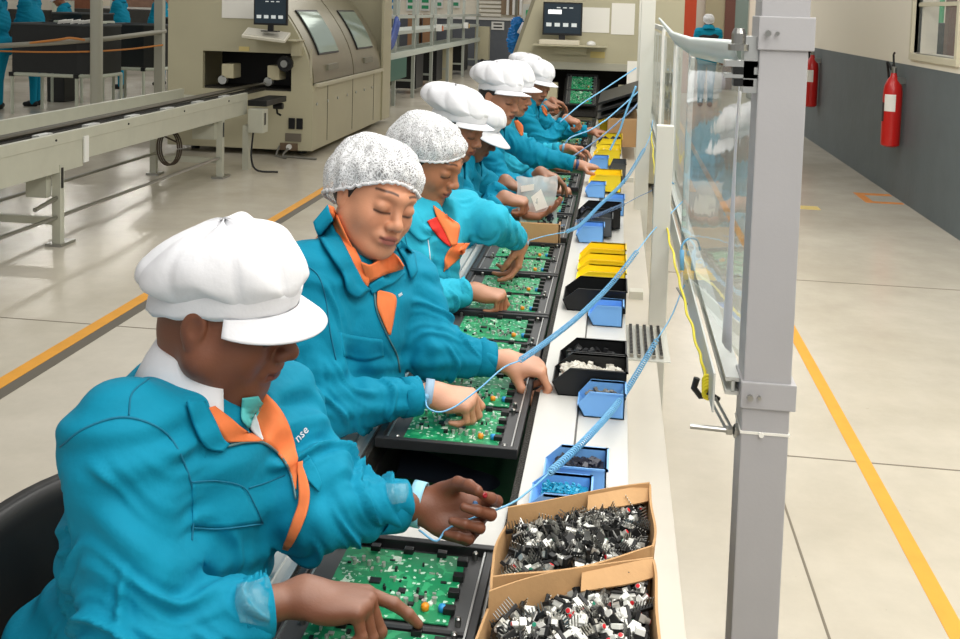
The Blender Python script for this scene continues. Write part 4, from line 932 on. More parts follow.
vo = N('ShaderNodeTexVoronoi'); vo.feature = 'DISTANCE_TO_EDGE'; vo.inputs['Scale'].default_value = 165; L(vm.outputs[0], vo.inputs['Vector'])
mr = N('ShaderNodeMapRange'); mr.inputs[1].default_value = .05; mr.inputs[2].default_value = .22; mr.inputs[3].default_value = .92; mr.inputs[4].default_value = .34; L(vo.outputs['Distance'], mr.inputs[0])
n1 = N('ShaderNodeTexNoise'); n1.inputs['Scale'].default_value = 16; L(tc.outputs['Object'], n1.inputs['Vector']); m3 = N('ShaderNodeMath'); m3.operation = 'MULTIPLY_ADD'; m3.inputs[1].default_value = .7; m3.inputs[2].default_value = -.33; L(n1.outputs[0], m3.inputs[0])
m4 = N('ShaderNodeMath'); m4.operation = 'ADD'; m4.use_clamp = True; L(mr.outputs[0], m4.inputs[0]); L(m3.outputs[0], m4.inputs[1]); L(m4.outputs[0], b.inputs['Alpha'])

def frame_from(az, pitch, roll=0):
    # forward azimuth from +x (degrees, positive towards +y), pitch down; columns forward, left, up
    a, p = math.radians(az), math.radians(pitch)
    f = np.array([math.cos(p)*math.cos(a), math.cos(p)*math.sin(a), -math.sin(p)])
    l = nrm(np.cross([0, 0, 1], f)); u = np.cross(f, l)
    r = math.radians(roll); l, u = l*math.cos(r)+u*math.sin(r), -l*math.sin(r)+u*math.cos(r)
    return np.stack([f, l, u], 1)
def head_prims(full=0., neckbase=None):
    w = 1+full
    P_ = [ell((-.006, 0, .028), (.092, .077, .085), k=.02), ell((.032, 0, -.028), (.060, .058*w, .082), k=.03),
          cap((.01, .050*w, -.048), (.060, .020*w, -.088), .022*w, .020, k=.03), cap((.01, -.050*w, -.048), (.060, -.020*w, -.088), .022*w, .020, k=.03),
          ell((.070, 0, -.094), (.020, .022*w, .017), k=.022),
          ell((.056, .036*w, -.028), (.026, .024, .026), k=.025), ell((.056, -.036*w, -.028), (.026, .024, .026), k=.025),
          cap((.084, .034, .030), (.091, 0, .026), .009, k=.022), cap((.084, -.034, .030), (.091, 0, .026), .009, k=.022),
          ell((.104, .032, .006), .014, k=.016, op='s'), ell((.104, -.032, .006), .014, k=.016, op='s'),
          cap((.089, 0, .016), (.108, 0, -.024), .0075, .0115, k=.012), ell((.112, 0, -.027), (.011, .012, .010), k=.008),
          ell((.102, .013, -.031), (.011, .008, .009), k=.006), ell((.102, -.013, -.031), (.011, .008, .009), k=.006),
          ell((.104, .0068, -.040), (.0055, .0038, .004), k=.004, op='s'), ell((.104, -.0068, -.040), (.0055, .0038, .004), k=.004, op='s'),
          ell((.0795, .032, .004), (.0165, .0185, .0145), k=.005), ell((.0795, -.032, .004), (.0165, .0185, .0145), k=.005),
          ell((.086, 0, -.058), (.017, .030, .018), k=.014),
          ell((.0985, 0, -.0555), (.0085, .023, .0062), k=.005), ell((.0965, 0, -.0665), (.0085, .020, .0070), k=.005),
          cap((.108, -.019, -.0605), (.108, .019, -.0605), .0026, k=.004, op='s'),
          cap((.102, -.026, -.0605), (.099, -.022, -.0605), .0035, k=.006, op='s'), cap((.102, .026, -.0605), (.099, .022, -.0605), .0035, k=.006, op='s')]
    for s in (1, -1):
        R = frame_from(0, 0)
        y = s*.076*(1+full*.3)
        P_ += [ell((-.008, y, .000), (.018, .0075, .030), k=.006), ell((-.004, y-s*.001, -.024), (.010, .006, .011), k=.006),
               ell((-.003, y+s*.008, .004), (.010, .006, .016), k=.004, op='s')]
    if neckbase is not None:
        nb = np.array(neckbase); P_ += [cap((-.028, 0, -.045), nb, .052*(1+full*.35), .060*(1+full*.35), k=.03), ell(nb+[0, 0, -.03], (.062, .07, .04), k=.05)]
        if full > .1: P_ += [ell((.035, 0, -.100), (.045, .045, .028), k=.03)]
    return P_
def head_colours(V, skin, lip):
    x, y, z = V.T; c = np.tile(np.array(lin(skin)[:3]), (len(V), 1)); ay = np.abs(y)
    def mixin(msk, col): 
        nonlocal c
        msk = np.clip(msk, 0, 1)[:, None]; c = c*(1-msk)+np.array(lin(col)[:3])*msk
    mixin((1-np.hypot((z+.061)/.0125, y/.026)**4)*1.2*(x > .085), lip)
    mixin((1-(np.abs(z+.0605)/.0016)**2)*(ay < .023)*(x > .085)*.75, (50, 22, 18))
    bz = .0345+.004*np.cos((ay-.032)*60)-.10*np.maximum(ay-.042, 0)
    mixin((1-(np.abs(z-bz)/.0034)**2)*(ay > .013)*(ay < .052)*(x > .06)*.9, (24, 16, 14))
    lz = -.0075+4.2*(ay-.032)**2
    mixin((1-(np.abs(z-lz)/.0036)**2)*(ay > .014)*(ay < .050)*(x > .068)*.95, (16, 10, 10))
    mixin(np.exp(-(((z+.004)/.016)**2+((ay-.032)/.018)**2))*.22*(x > .06), tuple(int(v*.6) for v in skin))
    mixin(np.exp(-(((z+.03)/.02)**2+((ay-.045)/.02)**2))*.18, (min(255, int(skin[0]*1.05)), int(skin[1]*.86), int(skin[2]*.82)))
    return c

FING = {'index': (.088, .026, (.043, .026, .021), .0092), 'middle': (.092, .005, (.047, .030, .022), .0094), 'ring': (.086, -.016, (.043, .028, .021), .0088), 'little': (.076, -.034, (.033, .021, .019), .0078)}
CURL = {'pinch': dict(index=(50, 56, 26), middle=(66, 66, 32), ring=(74, 70, 36), little=(76, 70, 36)), 'point': dict(index=(16, 14, 8), middle=(62, 70, 34), ring=(68, 74, 38), little=(70, 70, 38)),
        'reach': dict(index=(26, 24, 12), middle=(30, 26, 14), ring=(34, 30, 16), little=(36, 32, 18)), 'grip': dict(index=(62, 50, 20), middle=(78, 62, 30), ring=(84, 66, 34), little=(84, 64, 34)),
        'hold': dict(index=(20, 22, 10), middle=(22, 22, 10), ring=(24, 24, 12), little=(26, 26, 12)), 'drop': dict(index=(30, 28, 12), middle=(26, 30, 14), ring=(40, 36, 18), little=(48, 40, 20))}
def hand_prims(side, W, Fd, palm, pose, sc=1., thumb=None):
    x = nrm(Fd); z = -np.array(palm, float); z = nrm(z-x*np.dot(z, x)); y = np.cross(z, x)*(1 if side == 'R' else -1)
    B = np.stack([x, y, z], 1); W = np.array(W, float)
    T = lambda p: W+B@(np.array(p, float)*sc)
    pr = []; nails = []
    for nm, (bx, by, seg, r) in FING.items():
        c = CURL[pose][nm]; p = np.array([bx, by, 0.]); pr.append(cap(T((.008, by*.45, 0)), T(p), .0145*sc, .0118*sc, k=.014*sc))
        a = 0; sp = by*1.6; q = p
        for i, L_ in enumerate(seg):
            a += math.radians(c[i]); d = np.array([math.cos(a), sp*(1 if i < 1 else .4), -math.sin(a)]); q2 = q+nrm(d)*L_
            pr.append(cap(T(q), T(q2), (r+.0012-.0008*i)*sc, (r-.0004-.0010*i)*sc, k=.0035*sc)); q = q2
        nn = np.array([math.sin(a), 0, math.cos(a)]); nails.append((T(q+nn*(r-.002)), B@nn, nm)); 
        if nm == 'index': it = q.copy()
    pr += [ell(T((.046, -.004, -.002)), (.046*sc, .038*sc, .0155*sc), B, k=.012*sc), ell(T((.030, .020, -.012)), (.030*sc, .018*sc, .015*sc), B, k=.012*sc), ell(T((.034, -.026, -.010)), (.030*sc, .014*sc, .013*sc), B, k=.012*sc)]
    tt = np.array(thumb) if thumb is not None else (it+np.array([-.004, .004, -.012]) if pose in ('pinch', 'drop') else np.array([.085, .052, -.030]))
    b0 = np.array([.022, .026, -.010]); v = tt-b0; L_ = np.linalg.norm(v)
    if L_ > .098: tt = b0+v*.098/L_; v = tt-b0
    bulge = math.sqrt(max(.0002, (.050**2-(np.linalg.norm(v)/2)**2)))*.8
    out = nrm(np.cross(v, [0, 0, 1.])); out = out if out[1] > 0 else -out; out = nrm(out+np.array([0, .3, -.25]))
    j1 = b0+v*.42+out*bulge; j2 = b0+v*.74+out*bulge*.62
    pr += [cap(T(b0), T(j1), .0150*sc, .0115*sc, k=.010*sc), cap(T(j1), T(j2), .0112*sc, .0104*sc, k=.004*sc), cap(T(j2), T(tt), .0104*sc, .0085*sc, k=.004*sc)]
    nails.append((T(tt+nrm(np.array([0, .6, .6]))*.0065), B@nrm(np.array([0, .6, .6])), 'thumb'))
    return pr, nails, T(it), B
# ---------------------------------------------------------------- garments
def fold_field(V, segs, amp):
    # creases of loose cloth: rings and diagonals near elbows and cuffs, drag lines on the trunk
    D = np.zeros(len(V))
    for (a, b, t0, t1, A, lam, ph, tw) in segs:
        a = np.array(a); b = np.array(b); ab = b-a; L_ = np.linalg.norm(ab); ax = ab/L_
        r = V-a; t = (r@ax)/L_; q = r-np.outer(r@ax, ax); dist = np.linalg.norm(q, axis=1)
        e1 = nrm(np.cross(ax, [.2, .3, .95])); e2 = np.cross(ax, e1); th = np.arctan2(q@e2, q@e1)
        w_ = np.clip((t-t0)/.15, 0, 1)*np.clip((t1-t)/.15, 0, 1)*np.clip((.13-dist)/.03, 0, 1)
        s_ = t*L_/lam+ph+.55*np.sin(th+tw)+.25*np.sin(2.3*th+ph*3)+.35*np.sin(t*L_*9+ph*5)
        rid = np.abs(np.sin(math.pi*s_)); mod = .5+.5*np.sin(th*1.0+tw*2+t*7)
        D += A*w_*(.22*np.cos(2*math.pi*s_)-.85*np.exp(-(rid/.30)**2)*mod+.30*np.exp(-((1-rid)/.12)**2)*mod)
    x, y, z = V.T
    D += amp*.45*(np.sin(23*x+9*np.sin(11*z+3*y)+4*z)*np.sin(17*y+7*np.sin(9*z+2*x)))
    return D
def cap_hat(r, O, R, s=1., puff=.92, back=.05, seed=1, droop=0., fwd=.06, m=None, visor=True, tall=.078, vis=.62, flare=.30, bx=1., tb=.20, lift=0.):
    # bakery-style cap: gathered puffed crown, band, visor; built in head coordinates
    m = m or CLOTHW
    def W(p): return O+(np.asarray(p)*s)@R.T
    nth = 120; th = np.linspace(0, 2*math.pi, nth, endpoint=False)
    def rim(th, sc=1.): return np.stack([-.008+.103*sc*np.cos(th), .084*sc*np.sin(th)], -1)
    tilt = lambda x: .034+lift+np.where(x > 0, .20, tb)*x                      # band plane rises to the forehead
    vs = np.linspace(0, 1, 22); G = np.zeros((nth, len(vs), 3)); rs = np.random.RandomState(seed)
    npl = 10; ph = rs.rand()*6
    for j, v in enumerate(vs):
        a = v*math.pi*.5
        if v < .32: u = v/.32; rad = 1.02+(flare*puff)*math.sin(u*math.pi/2); hz = .010+.024*u
        else: u = (v-.32)/.68; rad = (1.02+flare*puff)*math.cos(u*math.pi/2)**.62; hz = .034+(tall*puff)*math.sin(u*math.pi/2)
        pl = (.110*np.abs(np.sin(npl*.5*th+ph+.6*np.sin(2*th)))**.38-.06+.02*np.sin(5*th+ph*2))*max(0, math.sin(min(1, v*1.15)*math.pi))**.6
        xy = rim(th, rad)*(1+pl)[:, None]; xy[:, 0] -= back*math.sin(min(1, v*1.2)*math.pi/2)*puff
        G[:, j, 0] = xy[:, 0]; G[:, j, 1] = xy[:, 1]; G[:, j, 2] = tilt(rim(th)[:, 0]*min(1, rad))+hz-droop*np.maximum(0, -np.cos(th))*math.sin(v*math.pi)+.004*np.sin(7*th+v*5+ph)
    G[..., 0] = np.where(G[..., 0] < 0, G[..., 0]*bx, G[..., 0])
    MB().shell(W(G.reshape(-1, 3)).reshape(G.shape), .0022, closed_u=True).build('cap_crown', m, r, smooth=True)
    G = np.zeros((nth, 6, 3))
    for j, h_ in enumerate(np.linspace(-.016, .018, 6)):
        xy = rim(th, 1.035+.012*math.sin((h_+.016)/.034*math.pi)); G[:, j, :2] = xy; G[:, j, 2] = tilt(xy[:, 0])+h_+.0015*np.sin(13*th+h_*200); G[:, j, 0] = np.where(G[:, j, 0] < 0, G[:, j, 0]*min(1., bx*1.08), G[:, j, 0])
    MB().shell(W(G.reshape(-1, 3)).reshape(G.shape), .002, closed_u=True).build('cap_band', m, r, smooth=True)
    if visor:
        th2 = np.linspace(-1.22, 1.22, 40); G = np.zeros((40, 9, 3))
        for j, v in enumerate(np.linspace(0, 1, 9)):
            e = v*fwd*np.clip(np.cos(th2*1.12), 0, 1)**.6
            xy = rim(th2, 1.045); nx = np.stack([np.cos(th2), np.sin(th2)], -1); xy = xy+nx*e[:, None]+np.stack([e*.25, 0*e], -1)
            G[:, j, :2] = xy; G[:, j, 2] = tilt(rim(th2, 1.04)[:, 0])-.014-e*vis-.014*np.abs(np.sin(th2))**2*v
        MB().shell(W(G.reshape(-1, 3)).reshape(G.shape), .0035).build('visor', m, r, smooth=True)
def hair_cap(r, O, R, s=1., vol=1.0, top=.088):
    V, Q = sdf_mesh([ell((-.010, 0, .030), (.093*vol, .081*vol, top*vol)), ell((-.038, 0, -.006), (.066, .071, .045), k=.03), ell((.112, 0, -.012), (.104, .16, .074), k=.006, op='s'), ell((.02, 0, -.115), (.12, .15, .08), k=.02, op='s')], .005)
    return link_mesh('hair', O+(V*s)@R.T, Q, HAIR, r)
def hairnet(r, O, R, s=1., seed=2):
    n1, n2 = 96, 40; th = np.linspace(0, 2*math.pi, n1, endpoint=False); G = np.zeros((n1, n2, 3)); rs = np.random.RandomState(seed); ph = rs.rand(6)*6
    for j in range(n2):
        v = j/(n2-1); el = v*math.pi/2
        rr = max(0, math.cos(el))**.62
        bulge = 1+.10*math.sin(min(1, v*2.2)*math.pi)
        x = -.020+(.112*bulge)*rr*np.cos(th); y = .094*bulge*rr*np.sin(th)
        zb = .010+.50*(-.020+.112*np.cos(th))+.006*np.sin(3*th+ph[0])
        z = zb+(.131-zb)*math.sin(el)**.85
        w_ = .0035*(np.sin(15*th+ph[1]+5*v)*np.sin(9*v+ph[2])+.6*np.sin(31*th+ph[3]-7*v))*min(1, 3*(1-v))
        G[:, j, 0] = x+w_*np.cos(th)-.016*math.sin(v*3.14); G[:, j, 1] = y+w_*np.sin(th); G[:, j, 2] = z+w_*.6
    W = lambda p: O+(np.asarray(p)*s)@R.T
    net = MB().grid(W(G.reshape(-1, 3)).reshape(G.shape), closed_u=True).build('hairnet', NET, r, smooth=True, fix=False)
    e = G[:, 0]; e = e+np.stack([.0*th, .0*th, .002*np.sin(40*th)], -1)
    MB().tube(list(W(e)), .0042*s, 6, closed=True).build('elastic_edge', mat('elastic_white', (238, 238, 240), .7, bump=.6, bscale=300), net, smooth=True)
    return net

def person(name_label, head, az, pitch, pel, neck, shR, elR, wrR, shL, elL, wrL, handR, handL, skin, lip=(120, 60, 50), bodyaz=0., res=.006, hres=.0028, full=0., hs=1., roll=0,
           hat='cap', hatkw={}, jm=None, bulk=1., group=None, folds=1., collar='turn', near=True, trous=None, cup=.012, ch=1.1, cr=1., stand=False, hair=True, cuffoff=.046):
    jm = jm or JACK
    r = empty('person', (pel[0], pel[1], 0), name_label, 'person', group)
    head = np.array(head, float); R = frame_from(az, pitch, roll); neck = np.array(neck, float)
    A = frame_from(bodyaz, 0); fwd, left = A[:, 0], A[:, 1]
    pel = np.array(pel, float)-(0 if stand else .04)*fwd; mid = pel*.45+neck*.55+fwd*.02
    Z_ = np.array([0, 0, 1.])
    # ---- body: head, neck, trunk, arms, hands, legs as one mesh
    nb = R.T@((neck-head)/hs)
    V, Q = sdf_mesh(head_prims(full, nb), hres); V = smooth_pts(V, Q, 1); C = head_colours(V, skin, lip)
    Vs = [head+(V*hs)@R.T]; Qs = [Q]; Cs = [C]; off = len(V)
    base = np.array(lin(skin)[:3]); palmc = np.array(lin(tuple(min(255, int(c*.75+60)) for c in skin))[:3])
    info = {}; nailsall = []
    for side, wr, el, hd in (('R', wrR, elR, handR), ('L', wrL, elL, handL)):
        if hd is None: continue
        pr, nails, tip, B = hand_prims(side, wr, hd[0], hd[1], hd[2], hd[3] if len(hd) > 3 else 1., hd[4] if len(hd) > 4 else None)
        wr_, el_ = np.array(wr, float), np.array(el, float); d = nrm(wr_-el_)
        pr.append(cap(wr_-d*.09, wr_, .029, .0225, k=.02)); pr.append(cap(wr_, wr_+B[:, 0]*.02, .022, .020, k=.02))
        V, Q = sdf_mesh(pr, hres*.85); V = smooth_pts(V, Q, 1)
        nv = vnormals(V, Q); pw = np.clip((nv@(-B[:, 2])-.1)*1.2, 0, 1)*(np.linalg.norm(V-wr_, axis=1) < .2)
        c = base[None]*(1-.55*pw[:, None])+palmc[None]*.55*pw[:, None]
        Vs.append(V); Qs.append(Q+off); Cs.append(c); off += len(V); info[side] = (tip, B, nails)
    # trunk, arms and legs beneath the clothes
    kx = fwd*.40; hipL, hipR = pel+left*.09, pel-left*.09; knL, knR = hipL+kx+np.array([0, 0, -.03]), hipR+kx+np.array([0, 0, -.03])
    if stand: knL, knR = hipL+fwd*.03-np.array([0, 0, .44]), hipR+fwd*.06-np.array([0, 0, .44])
    ftL, ftR = np.array([knL[0], knL[1], .06]), np.array([knR[0], knR[1], .06])
    hz = np.array([0, 0, 1.])
    pr = [ell(pel, (.12, .15, .11), A, k=.05), ell(mid, (.10, .14, .20), A, k=.06), cap(neck-hz*.03, neck, .06, .05, k=.05)]
    for s_, e_, w_ in ((shR, elR, wrR), (shL, elL, wrL)): pr += [cap(neck-hz*.08, s_-hz*.01, .04, .042, k=.04), cap(s_, e_, .045, .036, k=.02), cap(e_, np.array(w_)+(np.array(e_)-np.array(w_))*.25, .036, .026, k=.02)]
    V, Q = sdf_mesh(pr, .014); Vs.append(V); Qs.append(Q+off); Cs.append(np.tile(base, (len(V), 1))); off += len(V)
    body = link_mesh('body', np.vstack(Vs), np.vstack(Qs), SKIN, r, np.vstack(Cs))
    # trousers and shoes
    pr = [ell(pel-hz*.02, (.15*bulk, .18*bulk, .12), A, k=.05)]
    for h_, k_, f_ in ((hipL, knL, ftL), (hipR, knR, ftR)): pr += [cap(h_, k_, .085*bulk, .065, k=.03), cap(k_, f_, .062, .05, k=.03)]
    V, Q = sdf_mesh(pr, .014); link_mesh('trousers', smooth_pts(V, Q, 1), Q, trous or TROUS, r)
    for f_ in (ftL, ftR): 
        V, Q = sdf_mesh([cap(f_-hz*.012-fwd*.03, f_-hz*.022+fwd*.13, .045, .036, k=.02)], .012); V[:, 2] = np.maximum(V[:, 2], .002); link_mesh('shoe', V, Q, BLACKM, r)
    # ---- jacket
    b_ = bulk
    pr = [ell(pel+hz*.02, (.155*b_, .185*b_, .17), A, k=.07), ell(mid-hz*.02, (.135*b_, .175*b_, .22), A, k=.08), ell(mid+hz*.10+fwd*.02, (.120*b_, .16*b_, .13), A, k=.06)]
    cuffs = {}
    for side, s_, e_, w_ in (('R', shR, elR, wrR), ('L', shL, elL, wrL)):
        s_, e_, w_ = map(lambda q: np.array(q, float), (s_, e_, w_)); d = nrm(w_-e_); cf = w_-d*cuffoff; cuffs[side] = (cf, d)
        pr += [cap(neck-hz*.045, s_+hz*.0, .060, .062*b_, k=.09), cap(s_, e_, .067*b_, .062*b_, k=.05), cap(e_, cf, .060*b_, .041, k=.03)]
    pr.append(cap(neck-hz*.07, neck-hz*.03, .080, .066, k=.03))
    pr.append(cap(neck+hz*.01+fwd*.015, neck+hz*.12+fwd*.05, .060*(1+full*.3), .08, k=.012, op='s'))
    pr.append(ell(neck+fwd*.085-hz*.02, (.055, .036, .055), A, k=.015, op='s'))
    V, Q = sdf_mesh(pr, res); V = smooth_pts(V, Q, 2)
    f = folds; segs = []
    for i, (s_, e_, w_) in enumerate(((shR, elR, wrR), (shL, elL, wrL))):
        ph = i*1.7+name_label.__len__()*.37
        segs += [(s_, e_, .05, 1.2, .024*f, .095, ph, 1.0+i), (e_, w_, -.25, .95, .020*f, .066, ph+1, 2.0+i)]
    segs += [(neck+left*.13-hz*.05, pel+left*.12+hz*.1, .1, 1.0, .010*f, .16, 2.1, .5), (neck-left*.13-hz*.05, pel-left*.12+hz*.1, .1, 1.0, .010*f, .15, 1.1, .9)]
    N_ = vnormals(V, Q); V = V+N_*fold_field(V, segs, .010*f)[:, None]
    # flatten the sleeve end into a hem
    for side in 'RL':
        cf, d = cuffs[side]; t = (V-cf)@d; near_ = (np.linalg.norm(V-cf, axis=1) < .10) & (np.linalg.norm(V-cf-np.outer((V-cf)@d, d), axis=1) < .058); msk = near_ & (t > .012); V[msk] -= np.outer((t[msk]-.012), d)
    jk = link_mesh('jacket', V, Q, jm, r)
    for side in 'RL':
        cf, d = cuffs[side]
        pts = []; e1 = nrm(np.cross(d, [.1, .2, 1])); e2 = np.cross(d, e1)
        G = np.array([[cf+d*t+(math.cos(a)*e1+math.sin(a)*e2)*rr for t, rr in ((-.028, .0445), (.0, .0435), (.013, .042))] for a in np.linspace(0, 2*math.pi, 32, endpoint=False)])
        if near: MB().shell(G, .003, closed_u=True).build('cuff', jm, jk, smooth=True)
    tree = bvh(V, Q)
    tree2 = bvh(np.vstack([V, Vs[0]]), np.vstack([Q, Qs[0]+len(V)]))
    if collar:
        na = nrm(head-R[:, 2]*.05*hs-neck); na = nrm(na+Z_*.9); f2 = nrm(fwd-na*np.dot(fwd, na)); l2 = np.cross(na, f2)
        def ring(prof, a0, a1, n=48, open_=.0):
            G = []
            for a in np.linspace(math.radians(a0), math.radians(a1), n):
                fr = max(0, math.cos(a)); row = []
                for rr, h_ in prof: row.append(neck+Z_*(cup-.02)+(math.cos(a)*f2+math.sin(a)*l2)*(rr*cr*(1+full*.25)*(1+.18*fr))+na*(h_*ch-.045*fr*(1 if h_ < .03 else .8)))
                G.append(row)
            return np.array(G)
        if collar == 'turn':
            MB().shell(ring([(.066, -.02), (.070, .03), (.077, .062), (.086, .064), (.098, .048), (.114, .008), (.124, -.022)], 34, 326), .003).build('collar', jm, jk, smooth=True)
            MB().shell(ring([(.061, -.03), (.065, .03), (.073, .060)], 16, 344)[:, ::-1], .002).build('collar_lining', LINE, jk, smooth=True)
        elif collar == 'polo':
            MB().shell(ring([(.064, -.02), (.067, .028), (.074, .052), (.084, .050), (.098, .026), (.112, -.006)], 62, 312), .003).build('shirt_collar', CLOTHW, r, smooth=True)
            MB().shell(ring([(.098, -.04), (.104, -.008), (.118, -.002), (.134, -.020), (.148, -.05)], 60, 300), .003).build('collar', jm, jk, smooth=True)
    if hat == 'cap':
        if hair: hair_cap(r, head, R, hs, 1.0, top=.055)
        cap_hat(r, head, R, hs, **hatkw)
    elif hat == 'net':
        hair_cap(r, head, R, hs, 1.02); hairnet(r, head, R, hs, **hatkw)
    return dict(root=r, off=cuffoff, jacket=jk, tree=tree, tree2=tree2, cuffs=cuffs, hands=info, fwd=fwd, left=left, neck=neck, head=head, R=R, body=body)

def drape(pp, sideA, sideB, name, m, off=.004, nu=18, nv=7, th=.0025, parent=None, lift=None, tr='tree'):
    A_ = resample(spline(sideA, 40) if len(sideA) > 2 else sideA, nu); B2 = resample(spline(sideB, 40) if len(sideB) > 2 else sideB, nu)
    G = np.zeros((nu, nv, 3)); hits = []
    for i in range(nu):
        for j in range(nv):
            u, v = A_[i]*(1-j/(nv-1))+B2[i]*(j/(nv-1)); d = nrm(ray(u, v)); h_, n_, _, dist = pp[tr].ray_cast(Vector(CAMP), Vector(d))
            if h_ is None: G[i, j] = np.nan; continue
            o_ = off+(lift(i/(nu-1), j/(nv-1)) if lift else 0); G[i, j] = CAMP+d*(dist-o_)
    bad = np.isnan(G[..., 0])
    if bad.all(): return None
    dd = np.linalg.norm(G-CAMP, axis=2); med = np.nanmedian(dd)
    for i, j in zip(*np.where(bad | (dd > med+.12))):
        u, v = A_[i]*(1-j/(nv-1))+B2[i]*(j/(nv-1)); G[i, j] = CAMP+nrm(ray(u, v))*med
    mb = MB().shell(G, -th); 
    return mb.build(name, m, parent or pp['jacket'], smooth=True)
def seam(pp, pts, name='seam', r=.0011, m=None, n=30, off=.001):
    L_ = []
    for u, v in spline(pts, n):
        d = nrm(ray(u, v)); h_, n_, _, dist = pp['tree'].ray_cast(Vector(CAMP), Vector(d))
        if h_ is not None and (not L_ or abs(dist-np.linalg.norm(L_[-1]-CAMP)) < .03): L_.append(CAMP+d*(dist-off))
    if len(L_) > 3: return MB().tube(L_, r, 5).build(name, m or JSEAM, pp['jacket'], smooth=True)
def wrist_strap(pp, side, label, m=STRAPB, w=.02, t=.035):
    pass
# ---------------------------------------------------------------- the women at the bench
def ik(s, w, l1, l2, hint):
    s, w = np.array(s, float), np.array(w, float); v = w-s; d = np.linalg.norm(v); d2 = min(d, l1+l2-.004); e = v/d
    a = (l1*l1-l2*l2+d2*d2)/(2*d2)*(d/d2); hgt = math.sqrt(max(.0004, l1*l1-min(a, l1)**2)); h_ = np.array(hint, float); h_ = nrm(h_-e*np.dot(h_, e)); return s+e*a+h_*hgt
LB1 = 'women in teal jackets along the bench'
# 1 nearest
w1 = person('woman in pleated white cap and white collar, nearest the camera',
    head=P(224, 308, 1.46), az=0, pitch=17, roll=4, pel=P(130, 690, 1.46), neck=P(207, 384, 1.47), shR=P(122, 440, 1.30), elR=P(138, 640, 1.22), wrR=P(303, 596, 1.345),
    shL=P(268, 405, 1.62), elL=P(318, 506, 1.52), wrL=P(427, 506, 1.64), handR=((1, .22, -.12), (.10, -.10, -1), 'point', 1.04), handL=((1, -.06, -.10), (.1, -.80, .50), 'pinch', 1.04),
    skin=(120, 72, 50), lip=(110, 56, 48), res=.0048, hres=.0022, full=.30, hs=1.09, bodyaz=-6, bulk=1.14, hatkw=dict(puff=1., back=.034, seed=4, fwd=.038, bx=.86, tall=.056, droop=.020, vis=.42, tb=.42, flare=.16), group=LB1, collar='polo', cup=.030, cr=.90, hair=False, folds=1.35, cuffoff=.062)
# 2
w2 = person('young woman in white hairnet, blue cord on her wrist, second from the camera',
    head=P(375, 198, 2.25), az=-46, pitch=9, roll=-15, pel=P(330, 475, 2.28), neck=P(350, 243, 2.26), shR=P(308, 276, 2.10), elR=P(318, 408, 2.02), wrR=P(433, 394, 2.155),
    shL=P(408, 282, 2.43), elL=P(436, 352, 2.36), wrL=P(506, 361, 2.42), handR=((1, .14, -.12), (.15, .25, -1), 'pinch', .98), handL=((1, .05, -.16), (0, .1, -1), 'pinch', 1.0),
    skin=(208, 146, 112), lip=(166, 96, 84), res=.0055, hres=.0025, full=.10, hs=1.07, bodyaz=-16, bulk=1.05, hat='net', hatkw=dict(seed=2), group=LB1, collar='none')
# 3
w3 = person('older woman with hairnet and red shirt under a pale teal jacket, third from the camera',
    head=P(428, 160, 3.12), az=-18, pitch=23, pel=P(412, 345, 3.12), neck=P(418, 203, 3.12), shR=P(402, 226, 2.96), elR=P(418, 300, 2.86), wrR=P(474, 291, 3.0),
    shL=P(462, 212, 3.30), elL=P(490, 222, 3.24), wrL=P(521, 242, 3.43), handR=((1, .05, -.12), (.1, .1, -1), 'grip', .98), handL=((-.12, -.30, -1), (-.9, -.3, .1), 'drop', .98),
    skin=(172, 114, 80), lip=(146, 82, 68), res=.007, hres=.003, full=.02, hs=1.08, bodyaz=-10, jm=JACK2, hat='net', hatkw=dict(seed=7), group=LB1, collar='none')
def far_woman(label, hp, Y, az, pitch, wr, wl, skin, hr=None, hl=None, jm=None, hatkw={}, leanx=.07, res=.009, roll=0, full=0., hs=1.03):
    hd = P(hp[0], hp[1], Y); nk = hd+np.array([-leanx, 0, -.125]); s_ = math.radians(0)
    sR = nk+np.array([-.01, -.17, -.055]); sL = nk+np.array([-.01, .17, -.055]); wR = P(*wr); wL = P(*wl)
    def reach(s, w):
        d = np.linalg.norm(w-s)
        return s+(w-s)*max(0, 1-.52/d)*.6
    sR = reach(sR, wR); sL = reach(sL, wL)
    eR = ik(sR, wR, .28, .26, (-.3, -.5, -1)); eL = ik(sL, wL, .28, .26, (-.2, .4, -1))
    return person(label, head=hd, az=az, pitch=pitch, pel=(nk[0]-.10, Y, .52), neck=nk, shR=sR, elR=eR, wrR=wR, shL=sL, elL=eL, wrL=wL,
        handR=hr or ((1, .1, -.3), (.1, .2, -1), 'pinch', 1.), handL=hl or ((1, .1, -.3), (.1, 0, -1), 'reach', 1.), skin=skin, res=res, hres=.0042, hs=hs, jm=jm, hatkw=hatkw, group=LB1, bodyaz=-6, roll=roll, full=full)
w4 = far_woman('woman in puffed white cap bent over the bench, holding the clear plastic bag', (457, 127), 4.12, -20, 20, (504, 197, 4.0), (521, 214, 4.14), (156, 104, 76), hr=((1, .2, -.2), (.1, .2, -1), 'grip', 1.), hl=((1, -.05, .12), (-.1, -.35, 1), 'hold', 1.05, (.075, .06, .03)),
    hatkw=dict(puff=1.05, back=.06, seed=11, fwd=.034, tall=.062, vis=.15, lift=.012, flare=.24), res=.0075, roll=-3, hs=1.1)
w5 = far_woman('woman half hidden behind the bag holder, white visor over her lowered face', (474, 131), 4.66, -3, 27, (505, 180, 4.5), (540, 172, 4.75), (140, 92, 66), hr=((.6, .1, -.3), (.1, .1, -1), 'grip', 1.), hatkw=dict(puff=.8, back=.04, seed=3, fwd=.06, vis=.6, lift=.006), hs=1.08)
